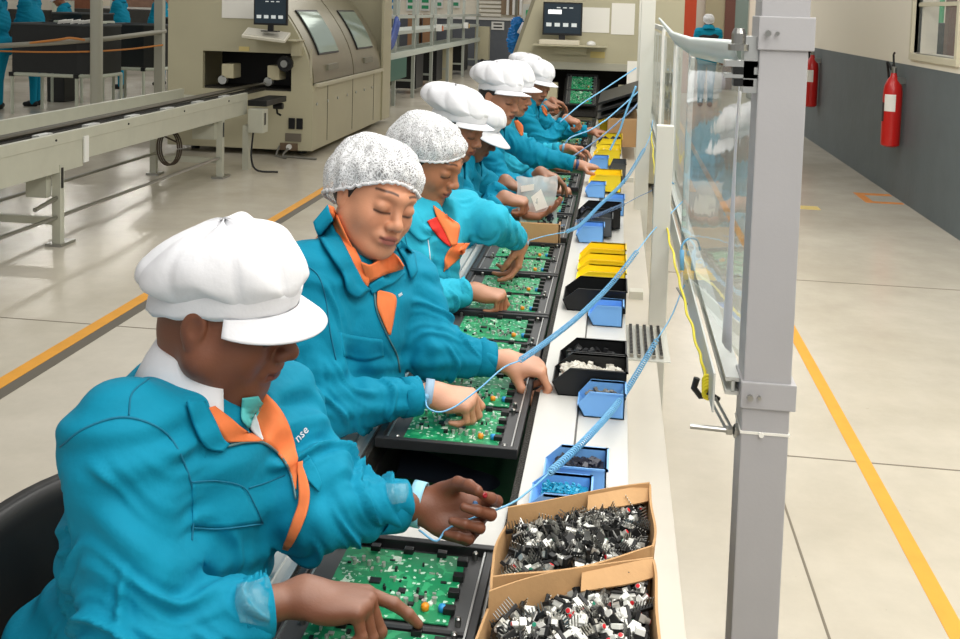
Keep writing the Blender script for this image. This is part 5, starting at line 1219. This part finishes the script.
w6 = far_woman('woman in tall puffed cap with a watch on her outstretched arm', (499, 98), 5.25, -30, 12, (552, 186, 5.1), (580, 165, 5.45), (182, 126, 96), hl=((1, .1, -.12), (0, 0, -1), 'reach', 1.), hatkw=dict(puff=1.0, back=.055, seed=5, fwd=.045, tall=.074, vis=.12, lift=.016, flare=.22), hs=1.13, roll=-5)
w7 = far_woman('woman in pale sleeves with a blue strap, face partly behind the tall puffed cap', (513, 92), 5.95, -22, 15, (552, 164, 5.8), (566, 148, 6.1), (186, 126, 94), hl=((1, .05, -.1), (-.1, -.5, -.7), 'drop', 1.05), jm=JACK2, hatkw=dict(puff=.95, back=.05, seed=8, fwd=.045, vis=.15, lift=.016, flare=.22), hs=1.13)
w8 = far_woman('woman with dark fringe under her cap reaching to the far yellow bins', (535, 84), 6.75, -42, 20, (566, 118, 6.7), (592, 131, 7.0), (172, 114, 84), hl=((1, .05, -.1), (0, 0, -1), 'reach', 1.), hatkw=dict(puff=.85, back=.045, seed=9, fwd=.045, vis=.15, lift=.014, flare=.22), hs=1.1, roll=-6)
w9 = far_woman('farthest woman on the line, white cap just below the end oven keyboard', (527, 72), 8.0, 6, 20, (546, 104, 8.0), (552, 100, 8.3), (160, 104, 76), hatkw=dict(puff=1.0, back=.04, seed=10, fwd=.04, tall=.07))
# ---------------------------------------------------------------- garment details lying on the cloth
PALET = mat('pale_turquoise_shirt', (90, 196, 196), .8); ZIP = mat('zip_teal_grey', (96, 132, 136), .4, metal=.3)
LO = lambda k: (lambda a, b: k*math.sin(math.pi*min(1, max(0, a)))*.5+k*.5)
def lapels():
    p = w1
    drape(p, [(186, 402), (194, 428), (206, 448), (222, 452)], [(203, 402), (213, 420), (221, 436), (228, 445)], 'lapel', JACK, .010, th=.005)
    drape(p, [(208, 408), (216, 425), (225, 442)], [(214, 406), (236, 423), (263, 442)], 'lining_lapel', LINE, .006)
    drape(p, [(263, 390), (280, 408), (291, 430), (297, 458), (296, 488)], [(254, 412), (262, 437), (280, 455), (290, 471), (295, 489)], 'lining_lapel', LINE, .008, th=.004)
    drape(p, [(297, 462), (299, 499), (291, 527), (283, 547)], [(301, 461), (309, 486), (308, 510), (297, 537), (289, 549)], 'front_facing', LINE, .008, th=.004)
    drape(p, [(242, 398), (241, 418), (248, 428)], [(258, 396), (262, 406), (254, 424)], 'shirt_front', PALET, .006, parent=p['root'], tr='tree2')
    drape(p, [(249, 428), (256, 436), (262, 441)], [(256, 414), (260, 428), (263, 440)], 'undershirt', CLOTHW, .0075, parent=p['root'])
    seam(p, [(228, 446), (247, 442), (264, 443), (281, 456), (291, 475), (296, 499)], 'zip', .0022, ZIP, 40, .006)
    seam(p, [(60, 447), (85, 428), (125, 417), (165, 432), (185, 465), (194, 500), (192, 540)], 'shoulder_seam', .0016)
    seam(p, [(129, 415), (133, 392), (156, 374)], 'yoke_seam', .0013)
    drape(p, [(193, 484), (217, 482), (243, 488)], [(194, 527), (225, 528), (262, 523)], 'pocket_flap', JACK, .005, nu=16, nv=10, th=.004)
    seam(p, [(192, 482), (217, 481), (243, 487), (255, 505), (263, 523)], 'pocket_seam', .0012, off=.006)
    seam(p, [(194, 528), (221, 529), (263, 524)], 'pocket_seam', .0013, off=.006)
    seam(p, [(249, 488), (268, 482), (285, 475)], 'chest_seam', .0012)
    drape(p, [(300, 462), (306, 478), (318, 492)], [(308, 455), (316, 470), (321, 484)], 'pocket_flap', JACK, .006, th=.004)
    drape(p, [(238, 585), (236, 604), (240, 622)], [(272, 576), (268, 600), (270, 628)], 'clear_tape', TAPE, .004)
    drape(p, [(386, 484), (388, 496), (392, 504)], [(408, 484), (408, 494), (405, 502)], 'clear_tape', TAPE, .004)
    p = w2
    drape(p, [(377, 291), (377, 306), (382, 320), (388, 334)], [(379, 290), (395, 296), (394, 314), (390, 335)], 'zip_facing', LINE, .006)
    seam(p, [(374, 289), (377, 311), (388, 337), (397, 355), (400, 372)], 'zip', .0022, ZIP, 30, .004)
    drape(p, [(340, 332), (355, 336), (383, 340)], [(345, 357), (365, 361), (384, 357)], 'pocket_flap', JACK, .005, th=.004)
    seam(p, [(344, 358), (371, 362), (384, 358)], 'pocket_seam', .0014, off=.006)
    seam(p, [(300, 262), (318, 275), (326, 300), (330, 330), (336, 360)], 'shoulder_seam', .0016)
    drape(p, [(496, 337), (496, 342)], [(504, 338), (504, 343)], 'white_tag', CLOTHW, .003, nu=4, nv=4)
    drape(p, [(313, 222), (317, 234), (330, 256), (343, 276), (347, 291), (358, 298)], [(328, 204), (333, 224), (345, 250), (358, 275), (366, 287), (370, 289)], 'collar', JACK, .020, nu=24, th=.006, tr='tree2')
    drape(p, [(327, 204), (333, 223), (345, 249), (358, 274), (367, 287)], [(334, 207), (341, 223), (349, 240), (359, 258), (369, 281)], 'collar_lining', LINE, .017, nu=24, nv=5, th=.003, tr='tree2')
    flapmix(p, [(360, 262, 2.13), (371, 265, 2.14), (381, 258, 2.20), (387, 249, 2.25), (395, 254, 2.25), (403, 267, 2.22)], [(368, 283), (373, 281), (380, 277), (388, 274), (396, 271.5), (404, 269)], 'collar_lining', LINE)
    drape(p, [(369, 286), (379, 279), (390, 275), (403, 270)], [(373, 294), (384, 288), (396, 282), (406, 272)], 'collar', JACK, .010, nu=20, nv=5, th=.005, tr='tree2')
    drape(p, [(396, 246), (405, 262), (411, 280)], [(401, 240), (413, 252), (417, 272)], 'collar', JACK, .012, nu=12, nv=5, th=.004, tr='tree2')
    p = w3
    drape(p, [(427, 221), (433, 231), (443, 242), (450, 247)], [(436, 217), (441, 223), (447, 232), (451, 243)], 'red_shirt', REDS, .006, parent=p['root'], tr='tree2')
    drape(p, [(433, 206), (437, 218), (444, 231), (451, 246)], [(442, 212), (452, 219), (459, 226), (456, 245)], 'lining_lapel', LINE, .009, th=.004, tr='tree2')
    drape(p, [(402, 214), (409, 230), (421, 241), (430, 237)], [(411, 198), (417, 212), (424, 226), (431, 235)], 'collar', JACK2, .012, nu=20, th=.005, tr='tree2')
    drape(p, [(444, 272), (446, 256), (455, 243)], [(446, 270), (460, 258), (470, 243)], 'zip_facing', LINE, .006)
    seam(p, [(428, 240), (430, 256), (431, 272)], 'piping', .0018, CLOTHW, 14, .003)
    seam(p, [(404, 232), (408, 250), (412, 268)], 'shoulder_seam', .0014)
    for p, A_, B_ in ((w4, [(474, 168), (476, 178), (480, 188)], [(478, 166), (486, 172), (482, 187)]), (w5, [(501, 144), (503, 151), (508, 160)], [(504, 143), (509, 147), (510, 158)]), (w6, [(514, 121), (516, 128), (521, 136)], [(518, 120), (523, 126), (523, 135)]),
                      (w7, [(524, 122), (527, 130), (533, 138)], [(529, 122), (533, 128), (535, 137)]), (w8, [(541, 106), (543, 112), (546, 116)], [(543, 105), (547, 110), (547, 116)])):
        drape(p, A_, B_, 'zip_facing', LINE, .006, nu=8, nv=4)
def ring_v(p, prof, a0, a1, name, m, parent, cup, na_tilt=.9, cr=1.):
    pass
# open collars with orange lining, modelled as standing flaps between two curves of the neck
def flap(p, outer, inner, Y0, Y1, name, m, th=.003, parent=None, bow=.0):
    # a cloth flap between two curves, each point given with its distance down the hall
    A_ = resample(np.array([P(u, v, y) for u, v, y in outer]), 20); B2 = resample(np.array([P(u, v, y) for u, v, y in inner]), 20)
    A_ = resample(spline(A_[::4], 40), 20); B2 = resample(spline(B2[::4], 40), 20); G = np.zeros((20, 6, 3))
    for i in range(20):
        for j in range(6):
            t = j/5; G[i, j] = A_[i]*(1-t)+B2[i]*t+np.array([0, -1, .5])*bow*math.sin(math.pi*t)
    return MB().shell(G, th).build(name, m, parent or p['jacket'], smooth=True)
def flapmix(p, A_, B_, name, m, th=.004):
    top = np.array([P(u, v, y) for u, v, y in A_]); bot = []
    for u, v in B_:
        d = nrm(ray(u, v)); h_, n_, _, dist = p['tree'].ray_cast(Vector(CAMP), Vector(d)); bot.append(CAMP+d*((dist if h_ is not None else np.linalg.norm(top[-1]-CAMP))-.014))
    T = spline(top, 22); Bt = spline(np.array(bot), 22); G = np.array([[T[i]*(1-t)+Bt[i]*t+np.array([0, -.6, .5])*.008*math.sin(math.pi*t) for t in np.linspace(0, 1, 8)] for i in range(22)])
    return MB().shell(G, -th).build(name, m, p['jacket'], smooth=True)
lapels()
def text_on(p, txt, u, v, u2, v2, size):
    def hit(a, b):
        d = nrm(ray(a, b)); h_, n_, _, dist = p['tree'].ray_cast(Vector(CAMP), Vector(d)); return (CAMP+d*(dist-.004), np.array(n_)) if h_ is not None else (None, None)
    a, n_ = hit(u, v); b, _ = hit(u2, v2)
    if a is None or b is None: return
    if np.dot(n_, a-CAMP) > 0: n_ = -n_
    ax = nrm(b-a); ay = np.cross(n_, ax); text_mesh('chest_lettering', txt, size, CLOTHW, p['jacket'], a, ax, ay)
text_on(w1, 'nse', 298, 443, 307, 433, .020)
text_on(w2, 'nse', 399, 297, 407, 292, .014)

# ---------------------------------------------------------------- straps, cords and what the hands hold
def band(p, side, name, m, along=.0, r0=.031, w=.010, label=None, parent=None, shape=None):
    cf, d = p['cuffs'][side]; tip, B, nails = p['hands'][side]; wr = cf+d*p['off']; x = B[:, 0]; c = wr-d*.002+x*along; y, z = B[:, 1], B[:, 2]
    G = np.array([[c+x*t+(math.cos(a)*y*.98+math.sin(a)*z*.92)*r0 for t in (-w, -w*.3, w*.3, w)] for a in np.linspace(0, 2*math.pi, 28, endpoint=False)])
    return MB().shell(G, .002, closed_u=True).build(name, m, parent, smooth=True), c
def strap(p, side, label, m=STRAPB, **k):
    o, c = band(p, side, 'wrist_strap', m, **k); tag(o, label, 'wrist strap'); return c
c1 = strap(w1, 'L', 'pale blue wrist strap on the far wrist of the nearest woman', mat('pale_blue_strap', (150, 206, 226), .5), along=-.016, r0=.0365, w=.011)
c2 = strap(w2, 'R', 'grey-blue wrist strap with stud on the near wrist of the young hairnet woman', mat('grey_blue_strap', (146, 176, 200), .5), along=-.008, r0=.0345, w=.010)
c6 = strap(w6, 'L', 'dark blue watch band on the outstretched arm under the tall cap', mat('navy_band', (40, 70, 120), .4), along=-.012, r0=.028, w=.010)
c7 = strap(w7, 'L', 'blue wrist strap on the far woman in pale sleeves', STRAPB, along=-.012, r0=.028, w=.010)
c3 = strap(w3, 'L', 'thin grey-blue wrist strap at the raised cuff of the older hairnet woman', mat('grey_blue_strap', (146, 176, 200), .5), along=.0, r0=.030, w=.007)
q = MB().lathe([(.007, 0), (.008, .006), (.004, .010)], c2-[0, .034, -.006], 14, (0, -1, .2)).build('strap_stud', STRAPB); tag(q, 'round blue stud fastening the cord to the grey-blue wrist strap', 'stud')
RN = mat('red_nail_varnish', (150, 16, 34), .2, coat=.5)
tip, B, nails = w1['hands']['L']
for c, n_, nm in nails:
    if nm in ('thumb', 'index'):
        a = nrm(np.cross(n_, B[:, 0])); b2 = np.cross(n_, a); G = []
        for th in np.linspace(0, 2*math.pi, 12, endpoint=False): G.append([c+(math.cos(th)*a*.0046+math.sin(th)*b2*.0056)*k_+n_*(.0016-.0008*k_*k_) for k_ in (.05, .6, 1.)])
        MB().shell(np.array(G), -.001, closed_u=True).build('red_nail', RN, w1['body'], smooth=True)
t_ = P(474, 506, 1.60)
q = MB().lathe([(.003, 0), (.0045, .002), (.0045, .009), (.003, .011)], t_, 12, (.3, -.5, .8)).build('small_component', mat('component_blue', (44, 110, 170), .3)); tag(q, 'tiny blue component pinched in the fingers of the nearest woman', 'component')
def coil(pts, r, turns_per_m, wire, n_end=(10, 10)):
    L_ = spline(pts, 200); d = np.r_[0, np.cumsum(np.linalg.norm(np.diff(L_, axis=0), axis=1))]; T = d[-1]; N_ = int(T*turns_per_m*9); out = []
    up = np.array([0, 0, 1.])
    for i in range(N_):
        s_ = T*i/(N_-1); c = np.array([np.interp(s_, d, L_[:, k]) for k in range(3)]); c2_ = np.array([np.interp(min(T, s_+.002), d, L_[:, k]) for k in range(3)]); c0_ = np.array([np.interp(max(0, s_-.002), d, L_[:, k]) for k in range(3)])
        t = nrm(c2_-c0_); a = nrm(np.cross(t, up)); b2 = np.cross(t, a); th = 2*math.pi*s_*turns_per_m; e = min(1, i/n_end[0], (N_-1-i)/n_end[1])
        out.append(c+(a*math.cos(th)+b2*math.sin(th))*r*e)
    return out
def cord(start, coilpts, end, label, r=.0062, wire=.0016, tpm=92, m=None, group='blue coiled cords of the wrist straps', nh=6):
    q = MB()
    if start is not None: q.tube(spline(start, 30), wire*1.15, 6)
    if coilpts is not None:
        q.tube(coil(coilpts, r, tpm, wire), wire, 5)
    if end is not None: q.tube(spline(end, 30), wire*1.15, 6)
    return tag(q.build('spiral_cable', m or CORDB, smooth=True), label, 'cord', group)
clip1 = P(684, 286, 2.85)
cord([P(419, 530, 1.60), P(436, 541, 1.58), P(446, 530, 1.60), P(462, 522, 1.61), P(508, 505, 1.64), P(530, 490, 1.70), P(548, 474, 1.78)], [P(548, 474, 1.78), P(585, 440, 2.0), P(620, 400, 2.3), P(648, 355, 2.55), P(658, 338, 2.62)],
     [P(658, 338, 2.62), P(672, 315, 2.72), clip1, P(692, 283, 2.86)], 'blue coiled cord from the nearest woman up to the yellow line')
cord([c2+[-.0, -.04, .004], P(428, 408, 2.08), P(440, 412, 2.08), P(456, 406, 2.10), P(480, 388, 2.15), P(503, 368, 2.22), P(519, 361, 2.28)], [P(519, 361, 2.28), P(545, 343, 2.45), P(580, 315, 2.7), P(612, 283, 2.95), P(638, 250, 3.15)],
     [P(638, 250, 3.15), P(652, 232, 3.25), P(668, 216, 3.35), P(688, 196, 3.45)], 'blue coiled cord from the young hairnet woman across the black bin')
cord([c3, P(500, 247, 3.5), P(520, 243, 3.6), P(545, 236, 3.7), P(566, 232, 3.8)], [P(566, 232, 3.8), P(580, 225, 3.9), P(600, 205, 4.1), P(625, 180, 4.35), P(645, 148, 4.55)], [P(645, 148, 4.55), P(650, 136, 4.6), P(653, 120, 4.65)], 'blue cord rising over the grey bins toward the second upright', tpm=110)
cord([P(500, 232, 3.9), P(540, 228, 3.95), P(565, 225, 4.0)], [P(575, 222, 4.05), P(595, 216, 4.1), P(615, 208, 4.2), P(625, 204, 4.25)], [P(625, 204, 4.25), P(640, 196, 4.3), P(652, 190, 4.3), P(657, 180, 4.35)], 'grey-blue cord lying low across the grey bins', tpm=110, m=mat('cord_grey_blue', (110, 140, 176), .4))
cord([c7, P(570, 138, 6.1), P(590, 130, 6.2), P(606, 120, 6.3)], None, [P(606, 120, 6.3), P(620, 108, 6.4), P(640, 90, 6.5)], 'blue cord rising from the far woman in pale sleeves', wire=.004)
cord([P(556, 165, 5.6), P(575, 155, 5.7), P(600, 138, 5.8)], None, [P(600, 138, 5.8), P(615, 125, 5.9), P(632, 110, 6.0), P(642, 98, 6.1)], 'pale grey-blue cord stretched past the watch hand', wire=.0045, m=MATS['cord_grey_blue'])
cord([P(560, 122, 6.6), P(580, 105, 6.7), P(600, 92, 6.8)], None, [P(600, 92, 6.8), P(615, 82, 6.9), P(636, 68, 7.0)], 'thin blue cord slanting before the end oven opening', wire=.0042)
cord([P(610, 150, 5.0), P(620, 130, 5.0)], None, [P(620, 130, 5.0), P(626, 112, 5.0), P(636, 86, 5.0)], 'bright blue cord hanging over the far yellow bins', wire=.0045)
cord(None, [P(628, 210, 3.0), P(630, 208, 3.0)], [P(664, 203, 3.3), P(666, 190, 3.3), P(673, 182, 3.3), P(680, 186, 3.3)], 'short blue cord end clipped over the screen rail', wire=.0022) if False else None
q = MB().tube(spline([P(682, 258, 2.75), P(682, 246, 2.75), P(688, 239, 2.76), P(697, 240, 2.8), P(700, 250, 2.85)], 20), .0028, 6).tube([P(682, 250, 2.75), P(682, 270, 2.75)], .006, 8); tag(q.build('cable_loop', CORDB, smooth=True), 'blue cord loop hooked over the lower screen rail', 'cord')
q = MB().tube(spline([P(664, 196, 3.7), P(663, 186, 3.7), P(668, 180, 3.7), P(674, 184, 3.75)], 16), .0028, 6).tube([P(664, 186, 3.7), P(664, 196, 3.7)], .006, 8); tag(q.build('cable_loop', CORDB, smooth=True), 'second blue loop over the screen rail, farther from the column', 'cord')
ypts = [P(708, 388, 2.09), P(700, 355, 2.2), P(684, 300, 2.5), P(672, 250, 3.0), P(662, 210, 3.6), P(655, 175, 4.3), P(652, 140, 5.0), P(648, 110, 5.7), P(642, 85, 6.6)]
L_ = spline(ypts, 120); wob = np.stack([.002*np.sin(np.arange(120)*.9), 0*np.arange(120), .003*np.sin(np.arange(120)*.63)], 1)
tag(MB().tube(L_+wob, .0032, 8).build('yellow_line', CORDY, smooth=True), 'yellow cord strung from the turnbuckle along the plastic screens', 'cord')
q = MB()
for s_ in range(5): q.tube([ypts[0]+np.array([.010*math.cos(a), -.004+.004*s_*.5, .012*math.sin(a)+.006*s_-.01]) for a in np.linspace(0, 6.0, 14)], .0035, 6)
tag(q.build('cord_knot', CORDY, smooth=True), 'yellow knot tying the cord to the turnbuckle', 'knot')
q = MB().tube([P(682, 272, 2.74), P(682, 290, 2.72), P(684, 300, 2.6)], .0022, 6).tube([P(677, 288, 2.7), P(687, 304, 2.6)], .003, 6); tag(q.build('crocodile_clip', STEEL), 'small metal clip hanging the blue cord on the yellow line', 'clip')

# clear bag held by the fourth woman
BAG = mat('clear_bag', (222, 230, 232), .12, spec=.8, alpha=.42)
o = empty('plastic_bag', P(538, 228, 4.1), 'clear plastic bag with paper slips and dark parts in a hand', 'bag')
a, b, c, d = P(516, 177, 4.12), P(557, 176, 4.16), P(556, 226, 4.14), P(519, 222, 4.10)
for sgn, nm in ((-1, 'front_film'), (1, 'back_film')):
    G = np.array([[(a*(1-u)+b*u)*(1-v)+(d*(1-u)+c*u)*v+np.array([.004*math.sin(9*v), sgn*(.028*math.sin(math.pi*u)*math.sin(math.pi*min(1, v*.9+.1))+.003*math.sin(17*u+9*v)), .004*math.sin(14*u)]) for v in np.linspace(0, 1, 14)] for u in np.linspace(0, 1, 14)])
    MB().grid(G).build(nm, BAG, o, smooth=True, fix=False)
sl = [(P(521, 186, 4.10), P(534, 184, 4.10), P(534, 190, 4.10), P(521, 192, 4.10)), (P(531, 197, 4.10), P(541, 189, 4.11), P(548, 207, 4.11), P(536, 211, 4.10))]
for k, s4 in enumerate(sl):
    tag(MB().shell(np.array([[s4[0], s4[3]], [s4[1], s4[2]]]), .001).build('paper_slip', PAPER), ['narrow', 'large'][k]+' paper slip inside the clear plastic bag', 'paper')
q = MB(); rr = random.Random(3)
for i in range(40): q.obox(P(rr.uniform(538, 553), rr.uniform(214, 224), 4.12), nrm([rr.gauss(0, 1) for _ in range(3)]), nrm([rr.gauss(0, 1) for _ in range(3)]), nrm([rr.gauss(0, 1) for _ in range(3)]), .006, .004, .003)
tag(q.build('dark_parts', DKP), 'dark small parts gathered in the bottom of the clear bag', 'small parts', kind='stuff')
# a small open carton on the line below the bag
q = MB(); x0, x1, y0, y1 = -.40, -.20, 3.93, 3.99
q.box((x0, y0, .76), (x1, y0+.005, .85)).box((x0, y1, .76), (x1, y1+.005, .84)).box((x0, y0, .76), (x0+.005, y1, .85)).box((x1-.005, y0, .76), (x1, y1, .85)).box((x0, y0, .757), (x1, y1, .762))
tag(q.build('small_carton', CARD), 'small open carton between the trays below the clear bag', 'box')

# ---------------------------------------------------------------- the chair of the nearest woman
px_, py_ = w1['root'].location.x, w1['root'].location.y
o = empty('office_chair', (px_-.05, py_, 0), 'black chair with curved backrest behind the nearest woman', 'chair')
G = np.array([[(px_-.26-.10*math.cos(t*1.1)+.10+.05*(z-.6), py_+.24*math.sin(t), z) for z in np.linspace(.46, .83, 8)] for t in np.linspace(-1.15, 1.15, 15)])
MB().shell(G, .03).build('backrest', BLACKP, o, smooth=True)
MB().box((px_-.22, py_-.21, .36), (px_+.20, py_+.21, .41), .02).build('seat', BLACKP, o)
MB().lathe([(.03, .06), (.03, .36)], (px_, py_, 0), 14).build('gas_column', STEEL, o)
for k in range(5):
    a = k*2*math.pi/5; MB().tube([(px_, py_, .09), (px_+.27*math.cos(a), py_+.27*math.sin(a), .06)], .018, 8).lathe([(.022, 0), (.028, .012), (.022, .025)], (px_+.27*math.cos(a), py_+.27*math.sin(a)-.012, .03), 12, (0, 1, 0)).build('base_arm', BLACKP, o)

for p_, nm in ((w2, 'young hairnet woman'), (w3, 'older hairnet woman'), (w4, 'woman holding the plastic bag'), (w5, 'woman with the white visor'), (w6, 'woman in the tall puffed cap'), (w7, 'woman in pale sleeves'), (w8, 'woman with the dark fringe'), (w9, 'farthest woman on the line')):
    l = p_['root'].location; o = empty('work_stool', (l.x-.06, l.y, 0), 'low black stool under the '+nm, 'stool', 'stools of the women along the bench')
    MB().lathe([(.05, .355), (.17, .36), (.175, .385), (.16, .40)], (l.x-.06, l.y, 0), 24).build('seat', BLACKP, o)
    MB().lathe([(.20, 0), (.19, .02), (.03, .035), (.025, .355)], (l.x-.06, l.y, 0), 20).build('pedestal', STEEL, o)
# ---------------------------------------------------------------- people farther off
def walker(label, x, y, facing, lean=.0, hat='cap', jm=None, trous=None, hl=None, hr=None, hgt=1.62, skin=(140, 92, 66), group=None, wr=None, wl=None, hatkw={}, collar='turn', bulk=1.25):
    A = frame_from(facing, 0); f, l = A[:, 0], A[:, 1]; Zv = np.array([0, 0, 1.]); b = np.array([x, y, 0.])
    pel = b+Zv*.92; nk = b+Zv*(hgt-.24)+f*lean; hd = b+Zv*(hgt-.10)+f*(lean*1.35+.05)
    sR = nk-l*.17-Zv*.06; sL = nk+l*.17-Zv*.06; wR = np.array(wr) if wr is not None else b+Zv*.98+f*.28-l*.12; wL = np.array(wl) if wl is not None else b+Zv*1.0+f*.30+l*.14
    eR = ik(sR, wR, .28, .26, -Zv-f*.3-l*.3); eL = ik(sL, wL, .28, .26, -Zv-f*.3+l*.3)
    dR = nrm(wR-eR); dL = nrm(wL-eL)
    return person(label, head=hd, az=facing, pitch=20 if lean else 4, pel=pel, neck=nk, shR=sR, elR=eR, wrR=wR, shL=sL, elL=eL, wrL=wL, handR=(dR, (0, 0, -1) if abs(dR[2]) < .8 else l, 'reach', 1.), handL=(dL, (0, 0, -1) if abs(dL[2]) < .8 else -l, 'reach', 1.),
        skin=skin, res=.012, hres=.0065, jm=jm, bodyaz=facing, bulk=bulk, hat=hat, hatkw=hatkw, group=group, stand=True, trous=trous or JACK, near=False, collar=collar)
a = PZ(705, 107, 0)
w10 = walker('person in teal walking away down the aisle, dark scarf and grey cap', a[0], a[1], 92, 0., hat='net', wr=(a[0]+.26, a[1]+.05, .85), wl=(a[0]-.26, a[1]+.05, .85), hgt=1.68, skin=(120, 84, 64), bulk=1.1)
nk = w10['neck']; G = np.array([[nk+np.array([rr_*math.cos(t), rr_*.62*math.sin(t), h_-.10*max(0, -math.sin(t))]) for rr_, h_ in ((.075, .06), (.11, .02), (.17, -.02), (.21, -.07), (.20, -.12))] for t in np.linspace(0, 2*math.pi, 24, endpoint=False)])
MB().shell(G, .008, closed_u=True).build('scarf', mat('dark_scarf', (40, 34, 38), .9), w10['root'], smooth=True)
LG = 'workers in teal at the left benches'
for u, v, Y, fc, ln, nm, hg in ((2, 60, 13.7, 200, .05, 'worker in teal cut by the left edge of the photo', 1.86), (38, 60, 14.25, 186, .12, 'teal worker leaning left behind the largest black crate', 1.88), (70, 40, 17.2, 200, .10, 'teal worker behind the small crate, only bowed back showing', 1.74),
                                (124, 40, 17.6, 190, .08, 'teal worker between the round and the square post', 1.86), (164, 40, 18.6, 185, .08, 'teal worker half hidden by the soldering machine edge', 1.86)):
    a = P(u, v, Y); walker(nm, a[0], Y, fc, ln, hgt=hg, group=LG)
# blue sack hanging by the end oven
o = empty('blue_sack', (0, 0, 0), 'shiny blue sack hanging left of the end oven', 'sack')
V, Q = sdf_mesh([ell(P(515, 27, 12.5), (.06, .08, .12), k=.05), ell(P(513, 40, 12.5), (.075, .08, .16), k=.06), ell(P(520, 22, 12.5), (.05, .06, .06), k=.04), cap(P(516, 40, 12.5), P(512, 52, 12.5), .06, .03, k=.05)], .012)
V = V+vnormals(V, Q)*(.012*np.sin(60*V[:, 0]+20*np.sin(18*V[:, 2])))[:, None]
link_mesh('sack_body', V, Q, mat('blue_sack_film', (20, 130, 214), .25), o); p_ = P(515, 30, 12.5); MB().tube([(p_[0], 12.66, 0), (p_[0], 12.66, 1.9), (p_[0], 12.5, 1.9), (p_[0], 12.5, p_[2])], .012, 8).build('hanger', STEEL, o)
q = MB().lathe([(.02, 0), (.09, .01), (.09, .5), (.02, .52)], (P(515, 60, 12.5)[0], 12.5, 0), 16).build('sack_stand', BLACKP); tag(q, 'black bin on the floor under the blue sack', 'bin')
q = MB().tube([P(524, 35, 11.8), P(528, 24, 11.8)], [.09, .07], 12).build('white_roll', CLOTHW, smooth=True); tag(q, 'white roll beside the blue sack and the end oven', 'roll')

# ---------------------------------------------------------------- ramp into the end oven and the ceiling lamps of the hall
o = empty('oven_ramp', (-.33, 9.5, .8), 'grey ramp lifting the last tray into the end oven', 'ramp')
MB().obox((-.33, 9.62, .87), (1, 0, 0), (0, .24, .17), (0, -.17, .24), .17, .28, .008).build('ramp_plate', CHAIN, o)
for x in (-.47, -.19): MB().box((x-.02, 9.5, 0), (x+.02, 9.54, .80)).build('leg', STEEL, o)
c = copy_tree(t0, (0, 0, 0)); c['label'] = 'tilted tray of boards on the ramp at the mouth of the end oven'
bpy.context.view_layer.update()
c.location = (c.location.x, 9.42, .80); c.rotation_euler.x = .61
k = 0
for u, v in ((118, 207), (150, 214), (20, 232), (55, 228), (112, 196)):
    f_ = PZ(u, v, 0); d = f_-CAMP; q = f_+np.array([d[0], d[1], 0])*(5.2/1.7)
    o = empty('ceiling_lamp', (q[0], q[1], 5.2), 'fluorescent ceiling lamp over the left hall, mirrored in the floor', 'lamp', 'fluorescent ceiling lamps of the left hall')
    MB().box((q[0]-.9, q[1]-.22, 5.22), (q[0]+.9, q[1]+.22, 5.30), .01).build('housing', WHITE, o)
    MB().box((q[0]-.86, q[1]-.12, 5.19), (q[0]+.86, q[1]+.12, 5.22)).build('tube', mat('lamp_tube', (255, 250, 240), .5, emit=55.), o)
    MB().tube([(q[0], q[1], 5.3), (q[0], q[1], 7.5)], .01, 6).build('suspension', STEEL, o)
